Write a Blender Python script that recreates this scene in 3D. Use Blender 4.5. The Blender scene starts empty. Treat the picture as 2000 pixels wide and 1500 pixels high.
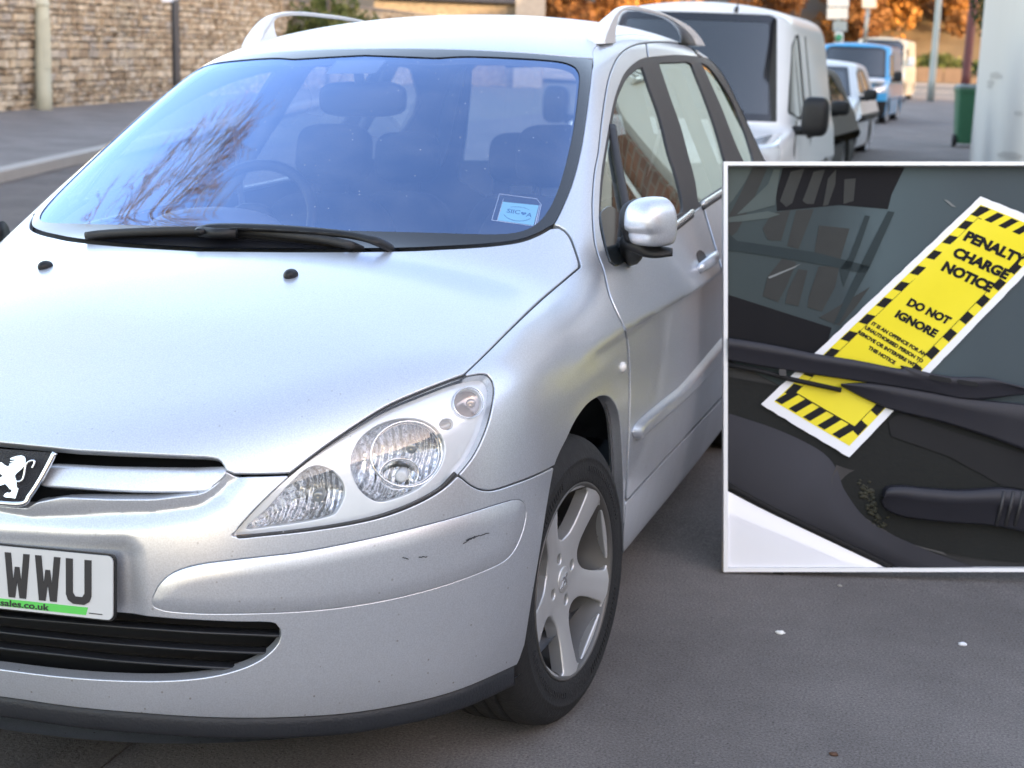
import bpy, bmesh, math, random
import numpy as np
from mathutils import Vector, Matrix

# ---------------------------------------------------------------- camera, sky, sun
scene = bpy.context.scene
COL = scene.collection
TILT = -0.045                      # the car leans: its right wheels stand in the road, below the pavement
PIV = np.array([0.845, 0.0, 0.0])
CT, ST = math.cos(TILT), math.sin(TILT)
RT = np.array([[CT, 0, ST], [0, 1, 0], [-ST, 0, CT]])
ROOT_OFF = PIV - RT @ PIV
CAMP = np.array([1.6637, -2.2499, 1.3701])      # camera in the car's own axes
YAW, PIT, ROLL, FPX = -0.2972, 0.1919, -0.0038, 3064.1


def cam_basis(yaw, pitch, roll):
    cy, sy = math.cos(yaw), math.sin(yaw)
    cp, sp = math.cos(pitch), math.sin(pitch)
    F = np.array([sy * cp, cy * cp, -sp])
    r = np.array([cy, -sy, 0.0])
    u = np.cross(r, F)
    cr, sr = math.cos(roll), math.sin(roll)
    return cr * r + sr * u, -sr * r + cr * u, F


CR, CU, CF = cam_basis(YAW, PIT, ROLL)
WCAM = RT @ CAMP + ROOT_OFF
WR, WU, WF = RT @ CR, RT @ CU, RT @ CF

cam_d = bpy.data.cameras.new("camera")
cam = bpy.data.objects.new("camera", cam_d)
COL.objects.link(cam)
M = Matrix.Identity(4)
for i in range(3):
    M[i][0], M[i][1], M[i][2], M[i][3] = WR[i], WU[i], -WF[i], WCAM[i]
cam.matrix_world = M
cam_d.sensor_fit = 'HORIZONTAL'
cam_d.sensor_width = 36.0
cam_d.lens = 36.0 * FPX / 2000.0
cam_d.clip_start = 0.05
cam_d.clip_end = 3000.0
cam_d.dof.use_dof = True
cam_d.dof.focus_distance = 3.05
cam_d.dof.aperture_fstop = 6.0
scene.camera = cam

SUN_EL, SUN_AZ = math.radians(12.0), math.radians(112.0)   # azimuth from +y towards +x
world = bpy.data.worlds.new("World")
scene.world = world
world.use_nodes = True
wn = world.node_tree
for n in list(wn.nodes):
    wn.nodes.remove(n)
wo = wn.nodes.new('ShaderNodeOutputWorld')
bg = wn.nodes.new('ShaderNodeBackground')
sky = wn.nodes.new('ShaderNodeTexSky')
sky.sky_type = 'NISHITA'
sky.sun_disc = False
sky.sun_elevation = SUN_EL
sky.sun_rotation = SUN_AZ
sky.dust_density = 1.2
sky.ozone_density = 1.0
bg.inputs['Strength'].default_value = 0.15
wb = wn.nodes.new('ShaderNodeMix'); wb.data_type = 'RGBA'; wb.blend_type = 'MULTIPLY'      # warm tint on the sky light for white balance
wb.inputs[0].default_value = 1.0; wb.inputs[7].default_value = (1.31, 1.065, 0.95, 1)
wn.links.new(sky.outputs[0], wb.inputs[6]); wn.links.new(wb.outputs[2], bg.inputs[0])
wn.links.new(bg.outputs[0], wo.inputs[0])
sun_d = bpy.data.lights.new("sun", 'SUN')
sun_d.energy = 2.2
sun_d.angle = math.radians(0.5)
sun_d.color = (1.0, 0.72, 0.42)
sun = bpy.data.objects.new("sun", sun_d)
COL.objects.link(sun)
sd = Vector((math.sin(SUN_AZ) * math.cos(SUN_EL), math.cos(SUN_AZ) * math.cos(SUN_EL), math.sin(SUN_EL)))
sun.rotation_euler = sd.to_track_quat('Z', 'Y').to_euler()
sun.location = (30, -10, 30)
scene.view_settings.view_transform = 'Standard'
scene.view_settings.look = 'None'
scene.view_settings.exposure = 2.64
scene.view_settings.gamma = 1.0
scene.cycles.max_bounces = 10
scene.cycles.transparent_max_bounces = 16
scene.cycles.glossy_bounces = 6
scene.cycles.transmission_bounces = 8
scene.cycles.caustics_reflective = False
scene.cycles.caustics_refractive = False
rnd = random.Random(7)
# ---------------------------------------------------------------- helpers
def cpr(P):
    """car point -> photo pixel (2000 x 1500)"""
    d = np.asarray(P, float) - CAMP
    w = d @ CF
    return np.stack([1000 + FPX * (d @ CR) / w, 750 - FPX * (d @ CU) / w], -1)


def _at(u, v, C, R_, U_, F_, x, y, z, depth, n=None, p=None):
    d = F_ + R_ * (u - 1000) / FPX - U_ * (v - 750) / FPX
    if depth is not None:
        return C + d * depth
    if n is not None:
        return C + d * (((np.array(p) - C) @ n) / (d @ n))
    i, val = (0, x) if x is not None else (1, y) if y is not None else (2, z)
    return C + d * ((val - C[i]) / d[i])


def cat(u, v, x=None, y=None, z=None, depth=None):          # in the car's axes
    return _at(u, v, CAMP, CR, CU, CF, x, y, z, depth)


def wat(u, v, x=None, y=None, z=None, depth=None, n=None, p=None):          # in the world
    return _at(u, v, WCAM, WR, WU, WF, x, y, z, depth, n, p)


def spline1(xs, ys):
    xs, ys = np.array(xs, float), np.array(ys, float)
    n = len(xs)
    A = np.zeros((n, n)); b = np.zeros(n)
    A[0, 0] = A[-1, -1] = 1
    h = np.diff(xs)
    for i in range(1, n - 1):
        A[i, i - 1], A[i, i], A[i, i + 1] = h[i - 1], 2 * (h[i - 1] + h[i]), h[i]
        b[i] = 6 * ((ys[i + 1] - ys[i]) / h[i] - (ys[i] - ys[i - 1]) / h[i - 1])
    m = np.linalg.solve(A, b)

    def f(t):
        t = np.asarray(t, float)
        tc = np.clip(t, xs[0], xs[-1])
        i = np.clip(np.searchsorted(xs, tc) - 1, 0, n - 2)
        hh = h[i]; a = (xs[i + 1] - tc) / hh; c = (tc - xs[i]) / hh
        v = a * ys[i] + c * ys[i + 1] + ((a ** 3 - a) * m[i] + (c ** 3 - c) * m[i + 1]) * hh * hh / 6
        s0 = (ys[1] - ys[0]) / h[0] - h[0] * m[1] / 6
        s1 = (ys[-1] - ys[-2]) / h[-1] + h[-1] * m[-2] / 6
        return v + np.where(t < xs[0], (t - xs[0]) * s0, 0) + np.where(t > xs[-1], (t - xs[-1]) * s1, 0)
    return f


def catmull(P, n=8, closed=False):
    P = np.array(P, float)
    out = []
    N = len(P)
    rng = range(N if closed else N - 1)
    for i in rng:
        if closed:
            p0, p1, p2, p3 = P[(i - 1) % N], P[i], P[(i + 1) % N], P[(i + 2) % N]
        else:
            p1, p2 = P[i], P[i + 1]
            p0 = P[i - 1] if i > 0 else 2 * p1 - p2
            p3 = P[i + 2] if i + 2 < N else 2 * p2 - p1
        for k in range(n):
            t = k / n
            out.append(0.5 * ((2 * p1) + (-p0 + p2) * t + (2 * p0 - 5 * p1 + 4 * p2 - p3) * t * t + (-p0 + 3 * p1 - 3 * p2 + p3) * t ** 3))
    if not closed:
        out.append(P[-1])
    return np.array(out)


def sdist(Q, poly):
    """signed distance of 2-D points to a closed polygon, positive inside"""
    Q = np.asarray(Q, float); poly = np.asarray(poly, float)
    best = np.full(len(Q), 1e18); ins = np.zeros(len(Q), bool)
    A = poly; B = np.roll(poly, -1, 0)
    for a, b in zip(A, B):
        ab = b - a; L = ab @ ab
        if L < 1e-12:
            continue
        t = np.clip(((Q - a) @ ab) / L, 0, 1)
        d = Q - a - t[:, None] * ab
        best = np.minimum(best, (d * d).sum(1))
        c = (a[1] > Q[:, 1]) != (b[1] > Q[:, 1])
        if abs(ab[1]) > 1e-12:
            ins ^= c & (Q[:, 0] < ab[0] * (Q[:, 1] - a[1]) / ab[1] + a[0])
    d = np.sqrt(best)
    return np.where(ins, d, -d)


def smax(a, b, k):
    h = np.maximum(k - np.abs(a - b), 0) / k
    return np.maximum(a, b) + h ** 3 * k / 6


def smin(a, b, k):
    return -smax(-a, -b, k)


def link(name, me, parent=None, mats=()):
    o = bpy.data.objects.new(name, me)
    COL.objects.link(o)
    for m in (mats if isinstance(mats, (list, tuple)) else [mats]):
        me.materials.append(m)
    if parent is not None:
        o.parent = parent
    return o


def tag(o, label=None, cat=None, group=None, kind=None):
    if label: o['label'] = label
    if cat: o['category'] = cat
    if group: o['group'] = group
    if kind: o['kind'] = kind
    return o


def empty(name, loc=(0, 0, 0), rz=0.0, **kw):
    o = bpy.data.objects.new(name, None)
    COL.objects.link(o)
    o.location = loc
    o.rotation_euler = (0, 0, rz)
    o.empty_display_size = 0.2
    return tag(o, **kw)


def mesh_np(name, V, F, parent=None, mat=None, smooth=True, normals=None, fm=None, mats=None):
    me = bpy.data.meshes.new(name)
    me.from_pydata([tuple(v) for v in np.asarray(V, float).tolist()], [], [tuple(f) for f in (F.tolist() if hasattr(F, 'tolist') else F)])
    if smooth:
        me.polygons.foreach_set('use_smooth', np.ones(len(me.polygons), bool))
    if fm is not None:
        me.polygons.foreach_set('material_index', np.asarray(fm, np.int32))
    me.update()
    if normals is not None:
        me.normals_split_custom_set_from_vertices([tuple(n) for n in np.asarray(normals).tolist()])
    return link(name, me, parent, mats if mats is not None else (mat if mat is not None else ()))


class MB:
    """collects simple shapes into ONE mesh"""
    def __init__(self):
        self.V = []; self.F = []; self.S = []; self.m = []; self.cur = 0

    def add(self, V, F, smooth=False):
        o = len(self.V)
        self.V += [tuple(map(float, v)) for v in V]
        self.F += [tuple(int(i) + o for i in f) for f in F]
        self.S += [smooth] * len(F)
        self.m += [self.cur] * len(F)
        return self

    def box(self, c, s, R=None, bevel=0.0):
        c = np.array(c, float); h = np.array(s, float) / 2
        if bevel > 0:
            bm = bmesh.new()
            bmesh.ops.create_cube(bm, size=1.0)
            for v in bm.verts:
                v.co = Vector((v.co.x * s[0], v.co.y * s[1], v.co.z * s[2]))
            bmesh.ops.bevel(bm, geom=bm.edges[:], offset=bevel, segments=2, affect='EDGES', profile=0.5)
            V = np.array([v.co[:] for v in bm.verts]); bm.verts.index_update()
            F = [[v.index for v in f.verts] for f in bm.faces]
            bm.free()
            if R is not None: V = V @ np.array(R).T
            return self.add(V + c, F, False)
        V = np.array([[x, y, z] for x in (-1, 1) for y in (-1, 1) for z in (-1, 1)]) * h
        if R is not None: V = V @ np.array(R).T
        return self.add(V + c, [(0, 1, 3, 2), (4, 6, 7, 5), (0, 4, 5, 1), (2, 3, 7, 6), (0, 2, 6, 4), (1, 5, 7, 3)])

    def tube(self, P, r, n=10, caps=True, flat=None, up=(0, 0, 1)):
        """tube along P; r scalar / list; flat=(a,b) list of side / up radii"""
        P = np.array(P, float); N = len(P)
        T = np.gradient(P, axis=0); T /= np.linalg.norm(T, axis=1)[:, None] + 1e-12
        rr = np.broadcast_to(np.asarray(r, float), (N,)) if flat is None else None
        V = []
        prev = None
        for i in range(N):
            if prev is None:
                ref = np.array(up, float)
                if abs(ref @ T[i]) > 0.95: ref = np.array([1.0, 0, 0])
                a = np.cross(T[i], ref); a /= np.linalg.norm(a)
            else:
                a = prev - T[i] * (prev @ T[i]); a /= np.linalg.norm(a) + 1e-12
            prev = a; b = np.cross(a, T[i])
            ra, rb = (rr[i], rr[i]) if flat is None else flat[i]
            for k in range(n):
                t = 2 * math.pi * k / n
                V.append(P[i] + a * ra * math.cos(t) + b * rb * math.sin(t))
        F = []
        for i in range(N - 1):
            for k in range(n):
                k2 = (k + 1) % n
                F.append((i * n + k, i * n + k2, (i + 1) * n + k2, (i + 1) * n + k))
        if caps:
            F.append(tuple(range(n))[::-1]); F.append(tuple(range((N - 1) * n, N * n)))
        return self.add(V, F, True)

    def lathe(self, prof, n=48, c=(0, 0, 0), A=None, closed=False):
        """prof: (radius, axial); axis = local z, A 3x3 columns to orient"""
        V = []; m = len(prof)
        for r, z in prof:
            for k in range(n):
                t = 2 * math.pi * k / n
                V.append((r * math.cos(t), r * math.sin(t), z))
        V = np.array(V)
        if A is not None: V = V @ np.array(A).T
        F = []
        for i in range(m if closed else m - 1):
            j = (i + 1) % m
            for k in range(n):
                k2 = (k + 1) % n
                F.append((i * n + k, i * n + k2, j * n + k2, j * n + k))
        return self.add(V + np.array(c), F, True)

    def prism(self, poly, thick, O, A, smooth=False):
        """extrude 2-D polygon; A columns: e1, e2, e3 (thick along e3)"""
        poly = np.array(poly, float); n = len(poly); A = np.array(A, float)
        V0 = np.array(O) + poly[:, :1] * A[:, 0] + poly[:, 1:2] * A[:, 1]
        V1 = V0 + A[:, 2] * thick
        F = [tuple(range(n))[::-1], tuple(range(n, 2 * n))] + [(i, (i + 1) % n, n + (i + 1) % n, n + i) for i in range(n)]
        return self.add(np.vstack([V0, V1]), F, smooth)

    def build(self, name, mat=None, parent=None, mats=None, merge=False, recalc=True):
        me = bpy.data.meshes.new(name)
        me.from_pydata(self.V, [], self.F)
        me.polygons.foreach_set('use_smooth', np.array(self.S, bool))
        me.polygons.foreach_set('material_index', np.array(self.m, np.int32))
        me.update()
        if recalc or merge:
            bm = bmesh.new(); bm.from_mesh(me)
            if merge: bmesh.ops.remove_doubles(bm, verts=bm.verts[:], dist=1e-5)
            if recalc: bmesh.ops.recalc_face_normals(bm, faces=bm.faces[:])
            bm.to_mesh(me); bm.free()
        return link(name, me, parent, mats if mats is not None else (mat if mat is not None else ()))


def text_mesh(body, size=1.0, width=None, height=None, extrude=0.0005, sx=1.0, bold=0.0, align='CENTER', shear=0.0, space=1.0, line=1.0):
    """verts/faces of a text, centred on its box; optional exact width / height"""
    cu = bpy.data.curves.new('lettering', 'FONT')
    cu.body = body; cu.size = size; cu.extrude = extrude; cu.offset = bold; cu.align_x = align; cu.shear = shear
    cu.space_character = space; cu.space_line = line; cu.resolution_u = 4
    ob = bpy.data.objects.new('lettering', cu); COL.objects.link(ob)
    dg = bpy.context.evaluated_depsgraph_get(); dg.update()
    me = bpy.data.meshes.new_from_object(ob.evaluated_get(dg))
    V = np.array([v.co[:] for v in me.vertices]); F = [tuple(p.vertices) for p in me.polygons]
    bpy.data.objects.remove(ob); bpy.data.meshes.remove(me); bpy.data.curves.remove(cu)
    lo, hi = V.min(0), V.max(0); V -= (lo + hi) / 2
    if width: V[:, 0] *= width / (hi[0] - lo[0])
    if height: V[:, 1] *= height / (hi[1] - lo[1])
    V[:, 0] *= sx
    return V, F


# ---------------------------------------------------------------- materials
def mat_new(name):
    m = bpy.data.materials.new(name); m.use_nodes = True
    return m, m.node_tree, m.node_tree.nodes['Principled BSDF']


def setp(b, **k):
    names = {'col': 'Base Color', 'met': 'Metallic', 'rough': 'Roughness', 'coat': 'Coat Weight', 'coatr': 'Coat Roughness', 'spec': 'Specular IOR Level',
             'trans': 'Transmission Weight', 'ior': 'IOR', 'alpha': 'Alpha', 'sheen': 'Sheen Weight', 'sss': 'Subsurface Weight'}
    for kk, v in k.items():
        b.inputs[names[kk]].default_value = (*v, 1) if kk == 'col' else v


def simple(name, col, rough=0.5, met=0.0, vary=0.12, scale=6.0, bump=0.0, bscale=80.0, **k):
    """plain material with a little procedural variation of colour and gloss"""
    m, t, b = mat_new(name)
    setp(b, col=col, rough=rough, met=met, **k)
    tc = t.nodes.new('ShaderNodeTexCoord')
    no = t.nodes.new('ShaderNodeTexNoise'); no.inputs['Scale'].default_value = scale; no.inputs['Detail'].default_value = 6
    t.links.new(tc.outputs['Object'], no.inputs['Vector'])
    if vary:
        mx = t.nodes.new('ShaderNodeMix'); mx.data_type = 'RGBA'
        mx.inputs[6].default_value = (*[c * (1 - vary) for c in col], 1); mx.inputs[7].default_value = (*[min(1, c * (1 + vary)) for c in col], 1)
        t.links.new(no.outputs['Fac'], mx.inputs[0]); t.links.new(mx.outputs[2], b.inputs['Base Color'])
        mr = t.nodes.new('ShaderNodeMapRange'); mr.inputs[3].default_value = max(0.0, rough * (1 - vary)); mr.inputs[4].default_value = min(1, rough * (1 + vary))
        t.links.new(no.outputs['Fac'], mr.inputs[0]); t.links.new(mr.outputs[0], b.inputs['Roughness'])
    if bump:
        n2 = t.nodes.new('ShaderNodeTexNoise'); n2.inputs['Scale'].default_value = bscale; n2.inputs['Detail'].default_value = 5
        t.links.new(tc.outputs['Object'], n2.inputs['Vector'])
        bp = t.nodes.new('ShaderNodeBump'); bp.inputs['Strength'].default_value = bump; bp.inputs['Distance'].default_value = 0.01
        t.links.new(n2.outputs['Fac'], bp.inputs['Height']); t.links.new(bp.outputs[0], b.inputs['Normal'])
    return m


def ramp(t, fac, stops, interp='LINEAR'):
    r = t.nodes.new('ShaderNodeValToRGB'); r.color_ramp.interpolation = interp
    e = r.color_ramp.elements
    while len(e) < len(stops): e.new(0.5)
    for el, (p, c) in zip(e, stops):
        el.position = p; el.color = (*c, 1) if len(c) == 3 else c
    t.links.new(fac, r.inputs[0])
    return r


def glass_mat(name, tint=(0.9, 0.95, 0.93), refl=(1, 1, 1), r0=0.045, r1=1.0, rough=0.0, power=5.0, blend=0.12, dust=0.0):
    """thin pane: clear transmission with a tinted mirror coat growing towards grazing angles"""
    m = bpy.data.materials.new(name); m.use_nodes = True; t = m.node_tree
    for n in list(t.nodes): t.nodes.remove(n)
    out = t.nodes.new('ShaderNodeOutputMaterial')
    tr = t.nodes.new('ShaderNodeBsdfTransparent'); tr.inputs[0].default_value = (*tint, 1)
    gl = t.nodes.new('ShaderNodeBsdfGlossy'); gl.inputs[0].default_value = (*refl, 1); gl.inputs['Roughness'].default_value = rough
    lw = t.nodes.new('ShaderNodeLayerWeight'); lw.inputs[0].default_value = 0.5
    pw = t.nodes.new('ShaderNodeMath'); pw.operation = 'POWER'; pw.inputs[1].default_value = power
    t.links.new(lw.outputs['Facing'], pw.inputs[0])
    mr = t.nodes.new('ShaderNodeMapRange'); mr.inputs[3].default_value = r0; mr.inputs[4].default_value = r1
    t.links.new(pw.outputs[0], mr.inputs[0])
    mx = t.nodes.new('ShaderNodeMixShader')
    t.links.new(mr.outputs[0], mx.inputs[0]); t.links.new(tr.outputs[0], mx.inputs[1]); t.links.new(gl.outputs[0], mx.inputs[2])
    last = mx
    if dust:
        tc = t.nodes.new('ShaderNodeTexCoord')
        vo = t.nodes.new('ShaderNodeTexNoise'); vo.inputs['Scale'].default_value = 9; vo.inputs['Detail'].default_value = 8
        v2 = t.nodes.new('ShaderNodeTexVoronoi'); v2.inputs['Scale'].default_value = 75
        t.links.new(tc.outputs['Object'], vo.inputs['Vector']); t.links.new(tc.outputs['Object'], v2.inputs['Vector'])
        r = ramp(t, vo.outputs['Fac'], [(0.35, (0, 0, 0)), (0.75, (dust,) * 3)])
        r2a = ramp(t, v2.outputs['Distance'], [(0.0, (0.7,) * 3), (0.16, (0, 0, 0))])
        gt = t.nodes.new('ShaderNodeMath'); gt.operation = 'GREATER_THAN'; gt.inputs[1].default_value = .80; t.links.new(v2.outputs['Color'], gt.inputs[0])
        r2 = t.nodes.new('ShaderNodeMath'); r2.operation = 'MULTIPLY'; t.links.new(r2a.outputs[0], r2.inputs[0]); t.links.new(gt.outputs[0], r2.inputs[1])
        ad = t.nodes.new('ShaderNodeMath'); ad.operation = 'ADD'
        t.links.new(r.outputs[0], ad.inputs[0]); t.links.new(r2.outputs[0], ad.inputs[1])
        df = t.nodes.new('ShaderNodeBsdfDiffuse'); df.inputs[0].default_value = (0.75, 0.76, 0.78, 1)
        m2 = t.nodes.new('ShaderNodeMixShader')
        t.links.new(ad.outputs[0], m2.inputs[0]); t.links.new(mx.outputs[0], m2.inputs[1]); t.links.new(df.outputs[0], m2.inputs[2])
        last = m2
    t.links.new(last.outputs[0], out.inputs[0])
    return m
# ---------------------------------------------------------------- materials of the car
def paint(name, col, met=0.75, rough=0.32, coat=1.0, flake=0.10, dirt=0.0, dirtcol=(.14, .12, .105), zlo=.1, zhi=.7):
    m, t, b = mat_new(name)
    setp(b, met=met, coat=coat, coatr=0.10)
    tc = t.nodes.new('ShaderNodeTexCoord')
    n1 = t.nodes.new('ShaderNodeTexNoise'); n1.inputs['Scale'].default_value = 380; n1.inputs['Detail'].default_value = 2
    n2 = t.nodes.new('ShaderNodeTexNoise'); n2.inputs['Scale'].default_value = 3.5; n2.inputs['Detail'].default_value = 8; n2.inputs['Roughness'].default_value = .65
    for n in (n1, n2): t.links.new(tc.outputs['Object'], n.inputs['Vector'])
    r1 = ramp(t, n1.outputs['Fac'], [(.3, [c * (1 - flake) for c in col]), (.7, [min(1, c * (1 + flake)) for c in col])])
    last = r1.outputs[0]
    if dirt:
        se = t.nodes.new('ShaderNodeSeparateXYZ'); t.links.new(tc.outputs['Object'], se.inputs[0])
        mr = t.nodes.new('ShaderNodeMapRange'); mr.inputs[1].default_value = zhi; mr.inputs[2].default_value = zlo; mr.inputs[3].default_value = 0.12; mr.inputs[4].default_value = 1
        t.links.new(se.outputs[2], mr.inputs[0])
        r2 = ramp(t, n2.outputs['Fac'], [(.38, (0, 0, 0)), (.75, (dirt,) * 3)])
        mu = t.nodes.new('ShaderNodeMath'); mu.operation = 'MULTIPLY'
        t.links.new(mr.outputs[0], mu.inputs[0]); t.links.new(r2.outputs[0], mu.inputs[1])
        # little stone chips and flies
        v = t.nodes.new('ShaderNodeTexVoronoi'); v.inputs['Scale'].default_value = 60; v.inputs['Randomness'].default_value = 1
        t.links.new(tc.outputs['Object'], v.inputs['Vector'])
        rv = ramp(t, v.outputs['Distance'], [(0.10, (min(1, dirt / .35 + .12),) * 3), (0.15, (0, 0, 0))])
        vc = t.nodes.new('ShaderNodeMath'); vc.operation = 'GREATER_THAN'; vc.inputs[1].default_value = .74
        t.links.new(v.outputs['Color'], vc.inputs[0])
        m3 = t.nodes.new('ShaderNodeMath'); m3.operation = 'MULTIPLY'
        t.links.new(rv.outputs[0], m3.inputs[0]); t.links.new(vc.outputs[0], m3.inputs[1])
        m4 = t.nodes.new('ShaderNodeMath'); m4.operation = 'MULTIPLY'
        t.links.new(m3.outputs[0], m4.inputs[0]); t.links.new(mr.outputs[0], m4.inputs[1])
        ad = t.nodes.new('ShaderNodeMath'); ad.operation = 'MAXIMUM'
        t.links.new(mu.outputs[0], ad.inputs[0]); t.links.new(m4.outputs[0], ad.inputs[1])
        mx = t.nodes.new('ShaderNodeMix'); mx.data_type = 'RGBA'; mx.inputs[7].default_value = (*dirtcol, 1)
        t.links.new(ad.outputs[0], mx.inputs[0]); t.links.new(last, mx.inputs[6]); last = mx.outputs[2]
        mm = t.nodes.new('ShaderNodeMapRange'); mm.inputs[3].default_value = met; mm.inputs[4].default_value = 0.1
        t.links.new(ad.outputs[0], mm.inputs[0]); t.links.new(mm.outputs[0], b.inputs['Metallic'])
        mc = t.nodes.new('ShaderNodeMapRange'); mc.inputs[3].default_value = coat; mc.inputs[4].default_value = 0.1
        t.links.new(ad.outputs[0], mc.inputs[0]); t.links.new(mc.outputs[0], b.inputs['Coat Weight'])
    t.links.new(last, b.inputs['Base Color'])
    rr = t.nodes.new('ShaderNodeMapRange'); rr.inputs[3].default_value = rough * .85; rr.inputs[4].default_value = rough * 1.2
    t.links.new(n2.outputs['Fac'], rr.inputs[0]); t.links.new(rr.outputs[0], b.inputs['Roughness'])
    return m


M_silver = paint('silver_paint', (.66, .69, .74), met=.74, rough=.34, coat=.35, dirt=.35)
M_silver_up = paint('silver_paint_clean', (.66, .69, .74), met=.70, rough=.37, coat=.35, dirt=.08, zlo=.6, zhi=1.2)
M_trim = simple('black_plastic', (.011, .0115, .013), .45, vary=.15, bump=.15, bscale=300, spec=.35)
M_rubber = simple('black_rubber', (.02, .02, .021), .6, vary=.2)
M_gray = simple('recess_shade_grey', (.036, .035, .037), .5, vary=.1)
M_liner = simple('dark_cabin_lining', (.085, .088, .095), .9, vary=.1)
M_headl = simple('pale_headlining', (.30, .31, .33), .9, vary=.05)
M_seat = simple('dark_seat_cloth', (.016, .018, .024), .95, vary=.2, bump=.3, bscale=200)
M_chrome = simple('chrome', (.86, .87, .88), .08, 1.0, vary=.02)
M_chrome_r = simple('brushed_reflector', (.85, .86, .88), .12, 1.0, vary=.03, bump=.25, bscale=60)
M_flute = simple('fluted_reflector', (.85, .86, .88), .10, 1.0, vary=.03, bump=.9, bscale=45)
M_white_pl = simple('white_plastic', (.75, .76, .77), .35, vary=.04)
M_tyre = simple('tyre_rubber', (.011, .011, .012), .8, vary=.3, scale=30, bump=.3, bscale=160)
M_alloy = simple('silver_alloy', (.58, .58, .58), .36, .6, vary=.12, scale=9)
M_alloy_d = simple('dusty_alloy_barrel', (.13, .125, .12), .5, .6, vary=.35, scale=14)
M_dark = simple('black_void', (.006, .006, .007), .8, vary=.1)
M_frit = simple('black_glass_print', (.012, .013, .017), .12, vary=.1, coat=.6)
M_wglass = glass_mat('athermic_windscreen_glass', tint=(.94, .96, .98), refl=(.40, .58, 1.0), r0=.26, r1=.95, power=2.6, dust=.035)
M_sglass = glass_mat('side_window_glass', tint=(.84, .90, .87), refl=(.92, 1.0, .95), r0=.13, r1=1.0, power=2.2)
M_lens = glass_mat('headlight_lens', tint=(.96, .97, .98), refl=(1, 1, 1), r0=.05, r1=.9, power=4.0, dust=.16)

# upright flutes in the lamp reflectors
t_ = M_flute.node_tree; b_ = t_.nodes['Principled BSDF']
tc = t_.nodes.new('ShaderNodeTexCoord'); wv = t_.nodes.new('ShaderNodeTexWave'); wv.inputs['Scale'].default_value = 26; wv.inputs['Distortion'].default_value = 3.5; wv.inputs['Detail'].default_value = 3
t_.links.new(tc.outputs['Object'], wv.inputs['Vector'])
bp = t_.nodes.new('ShaderNodeBump'); bp.inputs['Strength'].default_value = .9; bp.inputs['Distance'].default_value = .006
t_.links.new(wv.outputs['Fac'], bp.inputs['Height'])
old = b_.inputs['Normal'].links[0].from_node if b_.inputs['Normal'].links else None
if old: t_.links.new(old.outputs[0], bp.inputs['Normal'])
t_.links.new(bp.outputs[0], b_.inputs['Normal'])
# ---------------------------------------------------------------- the silver estate car: one smooth body surface, cut into panels
zc_f = spline1([-.2, .05, .15, .3, .43, .57, .69, .9, 1.1, 1.4, 2.2, 4.4], [.60, .745, .792, .858, .912, .957, .985, 1.008, 1.022, 1.035, 1.04, 1.0])
cr_f = spline1([0, .3, .6, 1.0, 1.5, 4.4], [.03, .06, .09, .10, .09, .09])
yc_f = spline1([.1, .18, .25, .35, .45, .55, .62, .68, .74, .8, 1.0], [.12, .08, .045, .022, .012, .012, .02, .035, .06, .10, .3])
wd_f = spline1([-.1, .3, .6, .87, 1.3, 2.0, 3.0, 3.8, 4.4], [.80, .835, .858, .868, .869, .873, .872, .85, .80])
sl_f = spline1([.1, .18, .25, .32, .42, .55, .7, 1.2], [-.085, -.052, -.034, -.02, -.006, 0, 0, 0])
tp_f = spline1([.6, 1.0, 1.2, 1.5, 2.0, 2.6, 3.2, 3.8, 4.4], [.09, .062, .042, .016, 0, 0, 0, .006, .045])
zr_f = spline1([1.4, 1.85, 2.1, 2.4, 2.8, 3.3, 3.8, 4.2, 4.5], [1.29, 1.453, 1.512, 1.556, 1.578, 1.572, 1.545, 1.50, 1.43])


def body_F(P):
    ax, y, z = np.abs(P[:, 0]), P[:, 1], P[:, 2]
    bon = (z - zc_f(y) + cr_f(y) * (ax / .75) ** 2.4) / 1.06
    fro = (yc_f(z) + .12 * (ax / .5) ** 2.4 - y) / np.sqrt(1 + (.576 * (ax / .5) ** 1.4) ** 2 * .7)
    h = z - .775
    sp = .5 * (h + np.sqrt(h * h + .0006))                     # shoulder crease
    fade = np.clip((y - .7) / .8, 0, 1)
    sp0 = .5 * (h + np.sqrt(h * h + .012))
    sid = (ax - (wd_f(y) + sl_f(z) - .33 * (sp * fade + sp0 * (1 - fade)))) / 1.04
    low = smax(smax(bon, fro, .09), sid, .16)
    low = smax(low, y - 4.42 + .06 * (ax / .7) ** 4, .2)
    low = smax(low, .185 - z, .05)
    wsc = (.925 + (z - 1.0) * 1.987 + .19 * (ax / .6) ** 2 - y) / 2.28
    rof = (z - zr_f(y) + .055 * (ax / .55) ** 2.2) / 1.03
    sig = (ax - (.838 - (z - .95) * .475 - tp_f(y))) / 1.1
    gre = smax(smax(wsc, rof, .05), sig, .13)
    gre = smax(gre, (y - 4.40 + .5 * np.maximum(z - .95, 0) ** 1.3 + .05 * (ax / .7) ** 4), .12)
    gre = smax(gre, .80 - z, .03)
    return smin(low, gre, .05)


def body_G(P, e=1e-4):
    g = np.stack([(body_F(P + d) - body_F(P - d)) for d in np.eye(3) * e], 1) / (2 * e)
    return g


def project(P, it=3):
    for _ in range(it):
        f = body_F(P); g = body_G(P)
        st = (f / np.maximum((g * g).sum(1), .05))[:, None] * g
        L = np.linalg.norm(st, axis=1); st *= np.minimum(1, .02 / np.maximum(L, 1e-9))[:, None]
        P = P - st
    return P


def normals_of(P):
    g = body_G(P)
    return g / np.maximum(np.linalg.norm(g, axis=1), 1e-9)[:, None]


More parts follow.
